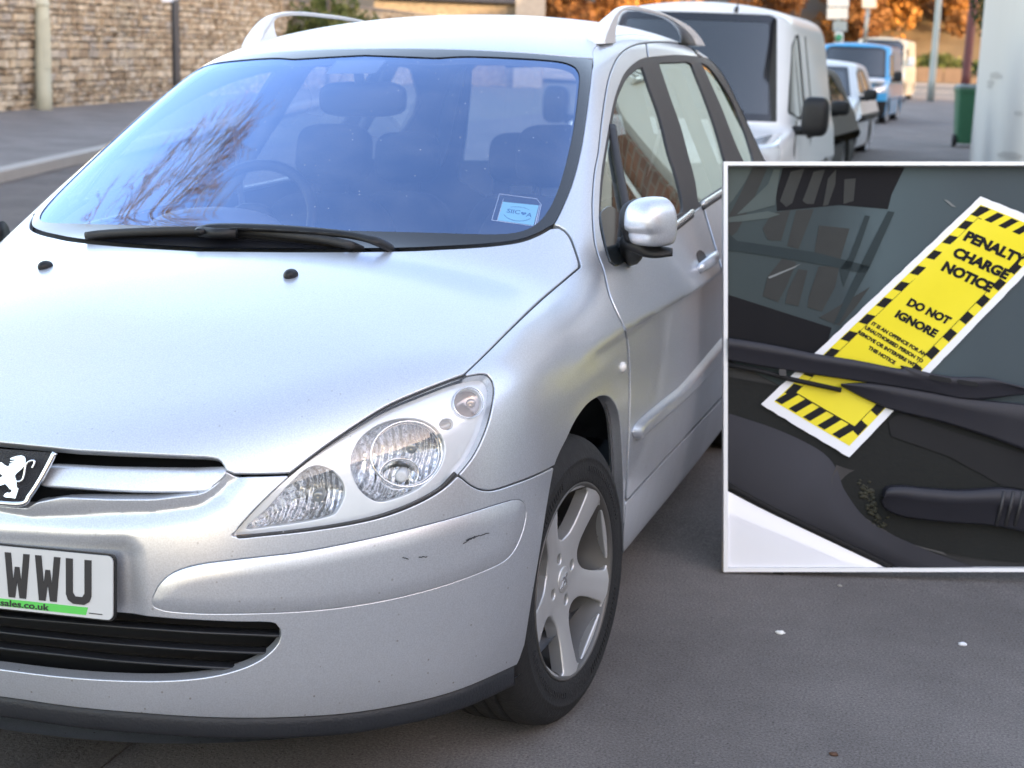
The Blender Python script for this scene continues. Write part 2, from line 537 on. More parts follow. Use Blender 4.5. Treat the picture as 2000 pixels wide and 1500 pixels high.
def surface_nets(lo, hi, h, fun):
    lo, hi = np.array(lo, float), np.array(hi, float)
    n = np.ceil((hi - lo) / h).astype(int) + 1
    ax = [lo[i] + h * np.arange(n[i]) for i in range(3)]
    V = np.empty(n, np.float32)
    yy, zz = np.meshgrid(ax[1], ax[2], indexing='ij')
    for i, x in enumerate(ax[0]):
        V[i] = fun(np.stack([np.full(yy.size, x), yy.ravel(), zz.ravel()], 1)).reshape(yy.shape)
    S = V < 0
    c = np.zeros(n - 1, np.int8)
    for a in (0, 1):
        for b in (0, 1):
            for d in (0, 1):
                c += S[a:n[0] - 1 + a, b:n[1] - 1 + b, d:n[2] - 1 + d]
    I = np.argwhere((c > 0) & (c < 8))
    idx = -np.ones(n - 1, np.int64); idx[tuple(I.T)] = np.arange(len(I))
    acc = np.zeros((len(I), 3)); cnt = np.zeros(len(I))
    corners = [(a, b, d) for a in (0, 1) for b in (0, 1) for d in (0, 1)]
    for i, p in enumerate(corners):
        for q in corners[i + 1:]:
            if sum(abs(p[k] - q[k]) for k in range(3)) != 1: continue
            va = V[tuple((I + p).T)]; vb = V[tuple((I + q).T)]
            m = (va < 0) != (vb < 0)
            t = np.where(m, va / np.where(m, va - vb, 1), 0)
            pt = np.array(p) + t[:, None] * (np.array(q) - np.array(p))
            acc[m] += pt[m]; cnt[m] += 1
    P = lo + h * (I + acc / cnt[:, None])
    Q = []
    for a in range(3):
        b, d = (a + 1) % 3, (a + 2) % 3
        s0 = [slice(None)] * 3; s1 = [slice(None)] * 3
        s0[a] = slice(0, n[a] - 1); s1[a] = slice(1, n[a])
        A, B = S[tuple(s0)], S[tuple(s1)]
        E = np.argwhere(A != B)
        ok = (E[:, b] > 0) & (E[:, d] > 0) & (E[:, b] < n[b] - 1) & (E[:, d] < n[d] - 1)
        E = E[ok]
        fl = A[tuple(E.T)]
        eb = np.zeros(3, int); eb[b] = 1; ed = np.zeros(3, int); ed[d] = 1
        q = np.stack([idx[tuple((E - eb - ed).T)], idx[tuple((E - ed).T)], idx[tuple(E.T)], idx[tuple((E - eb).T)]], 1)
        q[~fl] = q[~fl][:, ::-1]
        Q.append(q)
    return P, np.vstack(Q)


def clip(V, T, f, proj=True):
    """keep f>0 of a triangle mesh; cut edges exactly along f=0"""
    f = np.where(np.abs(f) < 1e-9, 1e-9, f)
    s = f > 0
    c = s[T].sum(1)
    out = [T[c == 3]]
    newv = []; base = len(V); key = {}
    VV = [V]

    def cutv(E):
        a = np.minimum(E[:, 0], E[:, 1]); b = np.maximum(E[:, 0], E[:, 1])
        t = f[a] / (f[a] - f[b])
        return a * len(V) + b, V[a] + t[:, None] * (V[b] - V[a])
    T1 = T[c == 1]; T2 = T[c == 2]
    if len(T1):
        k = s[T1].argmax(1); T1 = np.take_along_axis(T1, (k[:, None] + np.arange(3)) % 3, 1)
    if len(T2):
        k = (~s[T2]).argmax(1); T2 = np.take_along_axis(T2, (k[:, None] + np.arange(3)) % 3, 1)
    E = np.vstack([T1[:, [0, 1]], T1[:, [0, 2]], T2[:, [0, 1]], T2[:, [0, 2]]]) if len(T1) + len(T2) else np.zeros((0, 2), int)
    if len(E):
        kk, pp = cutv(E)
        u, first, inv = np.unique(kk, return_index=True, return_inverse=True)
        inv = inv.ravel()
        P = pp[first]
        if proj: P = project(P, 2)
        VV.append(P)
        n1, n2 = len(T1), len(T2)
        i1a, i1b, i2a, i2b = inv[:n1] + base, inv[n1:2 * n1] + base, inv[2 * n1:2 * n1 + n2] + base, inv[2 * n1 + n2:] + base
        if n1: out.append(np.stack([T1[:, 0], i1a, i1b], 1))
        if n2:
            out.append(np.stack([i2a, T2[:, 1], T2[:, 2]], 1)); out.append(np.stack([i2a, T2[:, 2], i2b], 1))
    T = np.vstack(out); V = np.vstack(VV)
    used = np.unique(T)
    mp = -np.ones(len(V), int); mp[used] = np.arange(len(used))
    return V[used], mp[T]


def mpix(V):
    W = V.copy(); W[:, 0] = np.abs(W[:, 0])
    return cpr(W)


def inside(poly, g=0.0):
    poly = np.array(poly, float)
    lo, hi = poly.min(0) - 40, poly.max(0) + 40

    def f(V):
        p = mpix(V)
        m = (p[:, 0] > lo[0]) & (p[:, 0] < hi[0]) & (p[:, 1] > lo[1]) & (p[:, 1] < hi[1])
        r = np.full(len(V), -60.0)
        r[m] = sdist(p[m], poly)
        return r - g
    return f


def cut_in(M, poly, g=0.0):
    return clip(M[0], M[1], inside(poly, g)(M[0]))


def cut_out(M, poly, g=0.0):
    return clip(M[0], M[1], -inside(poly, -g)(M[0]))


def boundary(T):
    E = np.vstack([T[:, [0, 1]], T[:, [1, 2]], T[:, [2, 0]]])
    k = np.sort(E, 1); key = k[:, 0] * (T.max() + 1) + k[:, 1]
    u, first, cnt = np.unique(key, return_index=True, return_counts=True)
    return E[first[cnt == 1]]


def vnormals(P, T):
    fn = np.cross(P[T[:, 1]] - P[T[:, 0]], P[T[:, 2]] - P[T[:, 0]])
    NN = np.zeros_like(P)
    for k in range(3): np.add.at(NN, T[:, k], fn)
    return NN / np.maximum(np.linalg.norm(NN, axis=1), 1e-12)[:, None]


def flanged(name, P, N, T, mat, parent, r=.0025, depth=.012, rings=3, mats=None):
    """a sheet whose free edges roll over and turn inwards"""
    B = boundary(T)
    allP = [P]; allN = [N]; F = [tuple(t) for t in T.tolist()]
    if len(B) and depth > 0:
        tv = np.zeros_like(P); e = P[B[:, 1]] - P[B[:, 0]]
        for k in (0, 1): np.add.at(tv, B[:, k], np.cross(e, N[B[:, k]]))
        ids = np.unique(B)
        t = tv[ids]; t /= np.maximum(np.linalg.norm(t, axis=1), 1e-12)[:, None]
        n = N[ids]; p = P[ids]
        loc = -np.ones(len(P), int); loc[ids] = np.arange(len(ids))
        prev = ids; base = len(P)
        steps = [(r * math.sin(a), r * (1 - math.cos(a)), a) for a in [math.pi / 2 * (i + 1) / rings for i in range(rings)]] + [(r, r + depth, math.pi / 2)]
        la, lb = loc[B[:, 0]], loc[B[:, 1]]
        for so, si, a in steps:
            allP.append(p + t * so - n * si); allN.append(n * math.cos(a) + t * math.sin(a))
            cur = base + np.arange(len(ids)); base += len(ids)
            F += [tuple(x) for x in np.stack([prev[lb], prev[la], cur[la], cur[lb]], 1).tolist()]
            prev = cur
    return mesh_np(name, np.vstack(allP), F, parent, mat, True, np.vstack(allN))


def panel(name, M, mat, parent, off=0.0, disp=None, r=.0025, depth=.012, rings=3):
    """a body panel cut from the body surface"""
    V, T = M
    N = normals_of(V)
    d = np.full(len(V), float(off))
    if disp is not None: d = d + disp(V)
    P = V + N * d[:, None]
    if disp is not None: N = vnormals(P, T)
    return flanged(name, P, N, T, mat, parent, r, depth, rings)


def half(M, s):
    V, T = M
    k = V[T][:, :, 0].mean(1) * s > 0
    T = T[k]; u = np.unique(T); mp = -np.ones(len(V), int); mp[u] = np.arange(len(u))
    return V[u], mp[T]


def pair(name, M, mat, parent, **kw):
    """the same panel on both flanks: two objects"""
    return [panel(name, half(M, s), mat, (parent[i] if isinstance(parent, (list, tuple)) else parent), **kw) for i, s in enumerate((1, -1))]


def subdiv(M, n=1, proj=True):
    V, T = M
    for _ in range(n):
        E = np.sort(np.vstack([T[:, [0, 1]], T[:, [1, 2]], T[:, [2, 0]]]), 1)
        u, inv = np.unique(E, axis=0, return_inverse=True); inv = inv.ravel()
        P = V[u].mean(1); k = len(T); o = len(V)
        if proj: P = project(P, 2)
        a, b, c = inv[:k] + o, inv[k:2 * k] + o, inv[2 * k:] + o
        V = np.vstack([V, P])
        T = np.vstack([np.stack([T[:, 0], a, c], 1), np.stack([a, T[:, 1], b], 1), np.stack([c, b, T[:, 2]], 1), np.stack([a, b, c], 1)])
    return V, T


def hit(uv, off=0.0, nrm=False, lvl=0.0):
    """photo pixels (right half of the car) -> points on the body surface"""
    uv = np.atleast_2d(np.array(uv, float))
    D = CF + CR * ((uv[:, :1] - 1000) / FPX) - CU * ((uv[:, 1:] - 750) / FPX)
    t = np.full(len(uv), 1.0); done = np.zeros(len(uv), bool); lo = t.copy()
    for k in range(700):
        t2 = t + .012
        f = body_F(CAMP + D * t2[:, None]) - lvl
        newhit = (f < 0) & ~done
        lo[newhit] = t[newhit]; done |= newhit
        t = np.where(done, t, t2)
        if done.all(): break
    a, b = lo.copy(), lo + .012
    for _ in range(22):
        m = (a + b) / 2; f = body_F(CAMP + D * m[:, None]) - lvl; b = np.where(f < 0, m, b); a = np.where(f < 0, a, m)
    P = CAMP + D * b[:, None]
    N = normals_of(P)
    P = P + N * off
    return (P, N) if nrm else P


def mirrored(o, parent=None):
    """the same part on the other flank"""
    me = o.data.copy()
    n = len(me.vertices); co = np.empty(n * 3); me.vertices.foreach_get('co', co)
    co[0::3] *= -1; me.vertices.foreach_set('co', co)
    me.flip_normals(); me.update()
    c = bpy.data.objects.new(o.name.split('.')[0], me); COL.objects.link(c)
    c.parent = parent if parent is not None else o.parent
    return c


SV, SQ = surface_nets((-.95, -.06, .12), (.95, 4.52, 1.66), .0135, body_F)
SV = project(SV, 4)
ST_ = np.vstack([SQ[:, [0, 1, 2]], SQ[:, [0, 2, 3]]])
# outlines of the panels as seen in the photo (right half; the left half is the mirror image)
P_light = catmull([(450, 1049), (465, 1029), (507, 983), (567, 927), (630, 877), (693, 833), (756, 794), (822, 765), (892, 738), (938, 728), (956, 733), (966, 750), (966, 777),
                   (955, 829), (931, 885), (899, 927), (864, 959), (815, 987), (752, 1011), (682, 1027), (595, 1040), (507, 1049), (470, 1053)], 4, True)
up_edge = [(567, 925), (630, 876), (693, 832), (756, 793), (822, 764), (892, 737)]
P_bonnet = np.array([(-500, 800), (0, 865), (150, 880), (300, 888), (405, 893), (424, 896), (434, 903), (438, 912), (443, 921), (455, 926), (500, 927), (545, 926)] +
                    catmull(up_edge, 4).tolist() + catmull([(905, 733), (950, 690), (1000, 640), (1060, 583), (1134, 521)], 3).tolist() +
                    catmull([(1131, 508), (1125, 490), (1114, 462), (1100, 447), (1085, 440)], 3).tolist() +
                    catmull([(1076, 444), (1051, 458), (1013, 471), (950, 479), (866, 484), (775, 487.5), (600, 488.5), (450, 487.5), (300, 485), (100, 471), (0, 452), (-300, 380), (-600, 300)], 4).tolist() +
                    [(-900, 300), (-900, 700)])
P_grille_up = np.array([(-500, 790), (0, 860), (150, 875), (300, 883), (420, 886), (440, 900), (441, 918), (434, 931), (414, 950), (393, 963), (300, 974), (210, 974), (120, 970), (70, 980), (50, 992), (0, 988), (-120, 970), (-500, 890)])
P_grille_low = np.array([(-500, 1105), (0, 1186), (120, 1195), (245, 1206)] + catmull([(350, 1215), (455, 1220), (525, 1221), (540, 1227), (544, 1240), (535, 1260), (507, 1284), (465, 1303), (402, 1318), (315, 1325), (210, 1323), (105, 1315), (0, 1302)], 4).tolist() + [(-250, 1265), (-500, 1215)])
P_rub = catmull([(297, 1174), (304, 1155), (318, 1134), (345, 1115), (390, 1102), (450, 1094), (520, 1086), (600, 1076), (735, 1049), (875, 1014), (980, 982), (1008, 976), (1022, 981), (1028, 1000), (1020, 1040),
                 (1000, 1081), (966, 1106), (875, 1141), (770, 1169), (665, 1187), (560, 1196), (420, 1199), (340, 1195), (306, 1188)], 4, True)
bump_top = [(899, 931), (920, 948), (941, 957), (966, 957), (1015, 941), (1050, 927), (1092, 906)]
bump_rear = [(1087, 909), (1078, 945), (1069, 997), (1057, 1077), (1041, 1170), (1027, 1259), (1015, 1294), (1004, 1308)]
P_bumper = np.array([(-900, 700), (-500, 800), (0, 865), (150, 880), (300, 888), (420, 893), (436, 903), (440, 918), (455, 929), (500, 930), (560, 928)] + [(700, 900)] + [(899, 931)] +
                    catmull(bump_top, 4).tolist() + [(1110, 900), (1110, 1500), (-1200, 1600), (-1200, 700)])
# the lower edge of the painted bumper
bump_low = catmull([(-600, 1280), (-250, 1335), (0, 1367), (150, 1388), (300, 1401), (420, 1408), (550, 1408), (680, 1400), (800, 1380), (900, 1353), (1004, 1308), (1100, 1262)], 4)
P_lip = np.array(bump_low.tolist() + [(1100, 1700), (-1500, 1700), (-1500, 1100)])
P_arch = np.array([(1004, 1312), (1015, 1294), (1027, 1259), (1041, 1170), (1057, 1077), (1069, 997), (1078, 945), (1085, 909)] +
                  catmull([(1085, 909), (1095, 884), (1109, 857), (1125, 823), (1146, 793), (1165, 778), (1183, 773.5), (1197, 784), (1207, 811), (1212, 860), (1215, 930), (1216, 1010), (1216, 1060)], 4).tolist()[1:] +
                  [(1216, 1120), (1216, 1500), (1004, 1500)])
door_front = catmull([(1169, 298), (1161, 340), (1157, 400), (1160, 461), (1167, 495), (1179, 528), (1190, 575), (1206, 612), (1221, 645), (1227, 680), (1230, 750), (1228, 850), (1222, 981)], 4)
door_top = catmull([(1169, 298), (1175, 240), (1182, 190), (1190, 150), (1204, 116), (1220, 98), (1240, 88), (1260, 84), (1290, 82), (1320, 84), (1340, 87), (1352, 92), (1360, 104)], 4)
P_doors = np.array(door_front.tolist() + [(1410, 777), (1560, 600), (1540, 350), (1470, 240), (1420, 170), (1375, 115)] + door_top[::-1].tolist())
b_line = [(1262, 84), (1266, 112), (1300, 190), (1340, 300), (1372, 400), (1420, 560), (1450, 700), (1462, 760)]
P_rear_door = np.array(b_line + [(1700, 640), (1700, 50), (1262, 50)])
P_wind = np.array([(1162, 60), (1158, 114)] + catmull([(1158, 114), (1155, 150), (1146, 224), (1135, 294), (1121, 350), (1107, 388), (1090, 425), (1076, 444), (1051, 458), (1013, 471), (950, 480), (866, 487)], 4).tolist()[1:] +
                  [(775, 500), (500, 540), (100, 560), (-300, 480), (200, 30), (1130, 30)])
P_wclear = np.array(catmull([(852, 113), (915, 110), (1020, 114), (1085, 119), (1112, 125), (1126, 134), (1132, 150), (1130, 180), (1126, 215), (1118, 266), (1104, 326), (1086, 381), (1065, 420), (1040, 443), (1006, 455), (950, 458), (845, 455), (684, 451)], 4).tolist() +
                    catmull([(684, 451), (480, 446), (250, 441), (60, 436), (-150, 420)], 4).tolist()[1:] + [(-300, 300), (100, 80), (300, 90), (420, 103), (600, 106), (700, 107), (780, 110)])
P_sidewin = catmull([(1172, 440), (1171, 405), (1175, 340), (1184, 282), (1196, 216), (1202, 190), (1210, 166), (1220, 144), (1232, 130), (1248, 118), (1262, 113), (1290, 110), (1320, 108), (1352, 110), (1364, 111), (1384, 115), (1402, 124), (1422, 144), (1443, 176), (1465, 214),
                     (1487, 262), (1502, 305), (1506, 330), (1480, 345), (1410, 377), (1368, 404), (1320, 441), (1270, 478), (1220, 512), (1204, 519), (1191, 512), (1180, 478)], 3, True)
P_pane_f = catmull([(1254, 128), (1240, 136), (1224, 152), (1212, 176), (1204, 200), (1198, 226), (1188, 280), (1179, 340), (1174, 400), (1175, 440), (1184, 480), (1200, 500), (1225, 492), (1280, 458), (1325, 422), (1337, 412), (1334, 380), (1321, 330), (1310, 298), (1292, 226), (1272, 170), (1259, 131)], 3, True)
P_pane_r = catmull([(1288, 122), (1300, 119.5), (1325, 119), (1350, 120), (1362, 145), (1380, 190), (1400, 246), (1417, 305), (1430, 352), (1410, 368), (1380, 388), (1366, 397), (1358, 350), (1344, 298), (1330, 246), (1310, 190), (1296, 148)], 3, True)
P_pane_q = catmull([(1366, 119), (1380, 124), (1393, 136), (1409, 158), (1429, 190), (1447, 228), (1463, 272), (1474, 312), (1466, 326), (1462, 330), (1446, 300), (1430, 262), (1412, 215), (1390, 165), (1374, 130)], 3, True)
# ---------------------------------------------------------------- panels of the silver estate car
car = empty('estate_car', tuple(ROOT_OFF), label='silver estate car with roof rails parked with two wheels on the pavement, filling the foreground', cat='car')
car.rotation_euler = (0, TILT, 0)


def facing(V):
    W = V.copy(); W[:, 0] = np.abs(W[:, 0])
    N = normals_of(W)
    d = CAMP - W; d /= np.linalg.norm(d, axis=1)[:, None]
    return (N * d).sum(1)


fa = facing(SV)
M_all = (SV, ST_)
Fm = clip(SV, ST_, fa - .0)
Bk = clip(SV, ST_, -fa)

Lm = cut_in(Fm, P_light, 2.0)
R = cut_out(Fm, P_light, 1.0)
R = cut_out(R, P_arch, 3.0)
Bon = cut_in(R, P_bonnet, 4.5); R = cut_out(R, P_bonnet, 3.5)


def wind_f(g):
    return lambda V: np.minimum(inside(P_wind)(V), (1.4535 - .030 * (np.abs(V[:, 0]) / .6) ** 2.3 - V[:, 2]) * 1300) - g


Wm = clip(R[0], R[1], wind_f(1.0)(R[0])); R = clip(R[0], R[1], -wind_f(-2.5)(R[0]))
Sm = cut_in(R, P_sidewin, 0.0); R = cut_out(R, P_sidewin, 1.5)
Dm = cut_in(R, P_doors, 2.6); R = cut_out(R, P_doors, 2.6)
Dr = cut_in(Dm, P_rear_door, 2.2); Dm = cut_out(Dm, P_rear_door, 2.2)
Bu = cut_in(R, P_bumper, 3.8); R = cut_out(R, P_bumper, 3.8)
Bu = cut_out(Bu, P_grille_up, 4.0)
Bu = cut_out(Bu, P_grille_low, 8.0)
Bu = cut_out(Bu, P_lip, 8.0)
Ru = cut_in(subdiv(cut_in(Bu, P_rub, -10), 2), P_rub, 1.8); Bu = cut_out(Bu, P_rub, 2.2)
P_wing = np.array([(880, 745), (892, 735)] + catmull([(905, 733), (950, 690), (1000, 640), (1060, 583), (1134, 521), (1160, 500), (1168, 496)], 4).tolist() + door_front[20:].tolist() + [(1216, 1062), (1216, 1500), (800, 1500), (800, 800)])
Wi = cut_in(R, P_wing, 0.0); R = cut_out(R, P_wing, 1.5)
P_sill = np.array([(1218, 985), (1222, 983), (1410, 778), (1700, 460), (1800, 700), (1217, 1150), (1210, 1056)])
Si = cut_in(R, P_sill, 0.5); R = cut_out(R, P_sill, 1.0)
ditch_f = spline1([1.9, 2.0, 2.1, 2.25, 3.8, 4.4], [.60, .598, .572, .553, .55, .53])


def roof_f(V):
    return np.where((V[:, 2] > 1.38) & (V[:, 1] > 1.75), (ditch_f(V[:, 1]) - np.abs(V[:, 0])) * 600, -50.0)


Ro = clip(R[0], R[1], roof_f(R[0]) - 1.5); R = clip(R[0], R[1], -roof_f(R[0]) - 1.5)


def rear_window(V):
    x, y, z = np.abs(V[:, 0]), V[:, 1], V[:, 2]
    return np.where(y > 3.6, np.minimum(np.minimum(z - 1.02, 1.43 - z), .58 - .25 * (z - 1.02) - x) * 400, -20.0)


Bk = clip(Bk[0], Bk[1], -rear_window(Bk[0]))
R = clip(R[0], R[1], -rear_window(R[0]))


def rub_bulge(V):
    d = inside(P_rub)(V)
    t = np.clip(d / 34.0, 0, 1)
    return .0010 + .0050 * (1 - (1 - t) ** 2)


def bump_shape(V):
    # concave scoop under the bar, soft groove round the number plate
    p = mpix(V)
    d1 = sdist(p, np.array([(-500, 880), (-100, 955), (60, 1000), (210, 985), (300, 985), (390, 975), (440, 930), (470, 930), (440, 975), (380, 1005), (280, 1020), (150, 1025), (0, 1020), (-500, 950)]))
    s = np.clip((d1 + 26) / 56.0, 0, 1)
    d2 = sdist(p, np.array([(-500, 995), (0, 1062), (236, 1080), (246, 1090), (252, 1208), (-500, 1110)]))
    s2 = np.clip((d2 + 44) / 44.0, 0, 1)
    h2 = inside(P_rub)(V)
    s3 = np.clip(1 + h2 / 22.0, 0, 1)
    return -.013 * s * s * (3 - 2 * s) - .006 * s2 * s2 * (3 - 2 * s2) * (p[:, 0] < 330)


bonnet = panel('bonnet', Bon, M_silver_up, car, r=.0035, depth=.012)
bumper = panel('front_bumper', subdiv(Bu, 2), M_silver, car, r=.0025, depth=.025, disp=bump_shape)
rub = pair('bumper_rub_strip', Ru, M_silver, car, disp=rub_bulge, r=.0015, depth=.006)
pair('wing', Wi, M_silver, car, r=.0025, depth=.03)
fd = pair('front_door', Dm, M_silver, car, r=.0025, depth=.015)
rd = pair('rear_door', Dr, M_silver, car, r=.0025, depth=.015)
pair('sill', Si, M_silver, car, r=.002, depth=.012)
roof = panel('roof', Ro, M_silver_up, car, r=.003, depth=.01)
pair('body_side_frame', R, M_silver_up, car, r=.003, depth=.012)
panel('rear_body', Bk, M_silver, car, r=.002, depth=.0)

# lining under the skin: cabin walls, and black behind every shut line and grille
Ln = cut_out(M_all, P_light, -6.0)
Ln = cut_out(Ln, P_arch, -2.0)
Ln = cut_out(Ln, P_wclear, 0.0)
for q in (P_pane_f, P_pane_r, P_pane_q):
    Ln = cut_out(Ln, q, 0.0)
Ln = clip(Ln[0], Ln[1], -rear_window(Ln[0]))
NOSE = lambda V: np.maximum(V[:, 1] - 1.15, (V[:, 2] - .98) * 3)
for nm, sgn, mt in (('engine_bay', -1, M_dark), ('cabin_lining', 1, M_liner)):
    q = clip(Ln[0], Ln[1], sgn * NOSE(Ln[0]), proj=False)
    k = .085 if sgn < 0 else .022
    mesh_np(nm, q[0] - normals_of(q[0]) * k, q[1], car, mt)

# windscreen: glass pane, black printed border, then the side glazing
ws = panel('windscreen', Wm, M_wglass, car, off=-.002, r=.0005, depth=.0)
fr = cut_out(Wm, P_wclear, 0.0)
P_sens = np.array([(700, 90), (780, 90), (768, 107), (745, 140), (728, 168), (705, 182), (660, 184), (645, 178), (690, 130), (702, 112)])
mesh_np('windscreen_border', fr[0] + normals_of(fr[0]) * .0006, fr[1], ws, M_frit)
Tr = cut_out(Sm, P_pane_f, -1.0)
Tr = cut_out(Tr, P_pane_r, -1.0)
Tr = cut_out(Tr, P_pane_q, -1.0)
pair('window_surround', Tr, M_gray, car, off=-.003, r=.003, depth=.01)
for nm, q, pa in (('side_window', P_pane_f, fd), ('side_window', P_pane_r, rd), ('rear_quarter_window', P_pane_q, car)):
    g = cut_in(Sm, q, -2.0)
    pair(nm, g, M_sglass, pa, off=-.008, r=.0005, depth=0)
rg = clip(M_all[0], M_all[1], rear_window(M_all[0]) + 6)
rg = clip(rg[0], rg[1], rg[0][:, 1] - 3.7)
panel('tailgate_window', rg, M_sglass, car, off=-.006, r=.0005, depth=0)
# ---------------------------------------------------------------- nose: grille, badge, number plate, lower grille, lip
P_bar = np.array([(74, 943), (80, 926), (90, 908), (103, 895), (210, 901), (330, 905), (437, 908), (440, 918), (434, 930), (414, 947), (393, 957), (258, 957), (126, 948)], float)
P_bar = catmull(P_bar, 3, True)
bar = cut_in(subdiv(cut_in(Fm, P_grille_up, -15), 2), P_bar, 1.0)


def bar_shape(V):
    p = mpix(V)
    top = np.interp(p[:, 0], [70, 103, 210, 330, 437, 445], [895, 895, 901, 905, 908, 910])
    t = np.clip((p[:, 1] - top) / 16.0, 0, 1)
    edge = np.clip((p[:, 0] - 380) / 55, 0, 1)
    return -.012 - .012 * (1 - t) ** 2 + .010 * edge


pair('grille_bar', bar, M_silver_up, car, disp=bar_shape, r=.004, depth=.025)

YB = .035
tr_, br_ = cat(106, 884, y=.052), cat(52, 985, y=.022)
bx = lambda p, s: np.array([p[0] * s, p[1], p[2]])
tl_, bl_ = bx(tr_, -1), bx(br_, -1)
e1 = np.array([1.0, 0, 0]); e2 = (tr_ - br_) * np.array([0, 1, 1]); e2 /= np.linalg.norm(e2); e3 = np.cross(e1, e2)    # e3 points forward (-y)
Ob = np.array([0, br_[1], br_[2]])
loc2 = lambda p: np.array([(p - Ob) @ e1, (p - Ob) @ e2])
wt, ht = loc2(tr_); wb = loc2(br_)[0]
rc = .012
outl = [(-wt, ht)] + [(-wb - .002, rc), (-wb + .004, .003), (-wb + rc, 0)] + [(wb - rc, 0), (wb - .004, .003), (wb + .002, rc)] + [(wt, ht)]
A3 = np.stack([e1, e2, e3], 1)
badge = MB().prism(outl, .006, Ob - e3 * .012, A3).build('badge_plate', simple('black_mesh_plate', (.015, .016, .02), .4, vary=.3, scale=300, bump=.8, bscale=420), car)
toW = lambda q, h=0.0: Ob + np.asarray(q)[:, :1] * e1 + np.asarray(q)[:, 1:2] * e2 + e3 * h
fr_path = catmull([(-wt, ht), (-(wt + wb) / 2 - .0, ht * .5), (-wb - .003, rc * 1.3), (-wb + rc, .0), (0, -.001), (wb - rc, 0), (wb + .003, rc * 1.3), ((wt + wb) / 2, ht * .5), (wt, ht)], 8)
MB().tube(toW(fr_path, -.002), .0048, 10).build('badge_frame', M_chrome, badge)
SC = .1067
lionz = [(95, 405), (150, 380), (220, 360), (285, 350), (345, 375), (372, 410), (383, 470), (385, 545), (360, 575), (330, 620), (298, 652), (268, 685), (240, 730), (262, 790), (290, 830), (300, 900), (320, 960), (352, 975), (345, 1050), (330, 1165),
         (240, 1150), (150, 1145), (108, 1120), (125, 1075), (165, 1050), (205, 1062), (235, 1038), (232, 1000), (195, 990), (150, 940), (95, 892), (40, 925), (0, 965), (-30, 1010), (-25, 1080), (-40, 1150), (-130, 1140), (-170, 1110), (-150, 1070), (-100, 1060), (-85, 1000), (-70, 940), (-40, 850), (-25, 770),
         (20, 780), (45, 740), (20, 700), (-30, 700), (-90, 690), (-150, 640), (-165, 600), (-140, 560), (-110, 590), (-70, 620), (-40, 610), (-70, 560), (-120, 520), (-110, 480), (-70, 470), (-30, 520), (10, 480), (40, 530), (75, 562), (112, 538), (95, 512), (175, 490), (100, 478), (105, 462), (190, 448), (180, 430), (100, 432)]
lionz = [(x if x > 60 else 60 + (x - 60) * 2.3, y) for x, y in lionz]
lion3 = np.array([cat(x * SC, 850 + y * SC, y=.035) for x, y in lionz])
lion2 = np.array([loc2(p) for p in lion3])
lm = MB().prism(lion2, .0035, Ob - e3 * .006, A3)
tail = catmull([(285, 845), (345, 840), (385, 800), (395, 700), (390, 590), (395, 520), (430, 470), (490, 447), (535, 460), (535, 520), (512, 590)], 5)
tail2 = np.array([loc2(cat(x * SC, 850 + y * SC, y=.035)) for x, y in tail])
lm.tube(toW(tail2, -.0045), .0021, 8)
lm.build('lion_emblem', simple('satin_silver', (.82, .83, .85), .22, .9, vary=.04), badge)

# number plate
pl_c = np.array([0.0, .004, .5185]); up = np.array([0, .10, 1.0]); up /= np.linalg.norm(up)
ex = np.array([1.0, 0, 0]); fw = np.cross(ex, up)          # forward, towards -y
PA = np.stack([ex, up, fw], 1)


def rrect(w, h, r, n=5):
    out = []
    for cx, cy, a0 in ((w / 2 - r, h / 2 - r, 0), (-w / 2 + r, h / 2 - r, 90), (-w / 2 + r, -h / 2 + r, 180), (w / 2 - r, -h / 2 + r, 270)):
        out += [(cx + r * math.cos(math.radians(a0 + 90 * k / n)), cy + r * math.sin(math.radians(a0 + 90 * k / n))) for k in range(n + 1)]
    return out


M_plate = simple('white_plate', (.55, .56, .56), .35, vary=.05, scale=14, coat=.3)
M_char = simple('charcoal_print', (.022, .022, .026), .4, vary=.1)
M_green = simple('green_print', (.10, .52, .09), .4, vary=.06)
plate = MB().prism(rrect(.526, .117, .012), .006, pl_c - fw * .0062, PA).build('number_plate', M_trim, car)
MB().prism(rrect(.52, .111, .011), .003, pl_c, PA).build('plate_face', M_plate, plate)


def pl_prism(mb, poly, x0, y0, h=.0012):
    return mb.prism(np.array(poly) + [x0, y0], h, pl_c + fw * .0030, PA)


W_ = [(0, .079), (.0125, .079), (.017, .030), (.0205, .055), (.0295, .055), (.033, .030), (.0375, .079), (.050, .079), (.0425, 0), (.0295, 0), (.025, .030), (.0205, 0), (.0075, 0)]
U_ = [(0, .079), (.0135, .079), (.0135, .020), (.018, .0135), (.032, .0135), (.0365, .020), (.0365, .079), (.050, .079), (.050, .016), (.046, .006), (.036, 0), (.014, 0), (.004, .006), (0, .016)]
lt = MB()
for g, x0 in ((W_, .047), (W_, .108), (U_, .169)):
    pl_prism(lt, g, x0, -.0335)
lt.build('plate_lettering', M_char, plate)
gs = MB(); pl_prism(gs, [(-.252, -.051), (.208, -.051), (.212, -.0375), (-.252, -.0375)], 0, 0, .0006)
gs.build('plate_strip', M_green, plate)
tm = MB(); Vt, Ft = text_mesh('sales.co.uk', width=.098, height=.0115, extrude=.0003, bold=.02)
tm.add(pl_c + fw * .0042 + Vt[:, :1] * ex + (Vt[:, 1:2] - .0445) * up + Vt[:, 2:3] * fw + ex * .087, Ft)
pl_prism(tm, [(.214, -.048), (.24, -.048), (.24, -.0462), (.214, -.0462)], 0, 0, .0006)
tm.build('plate_strip_text', M_char, plate)

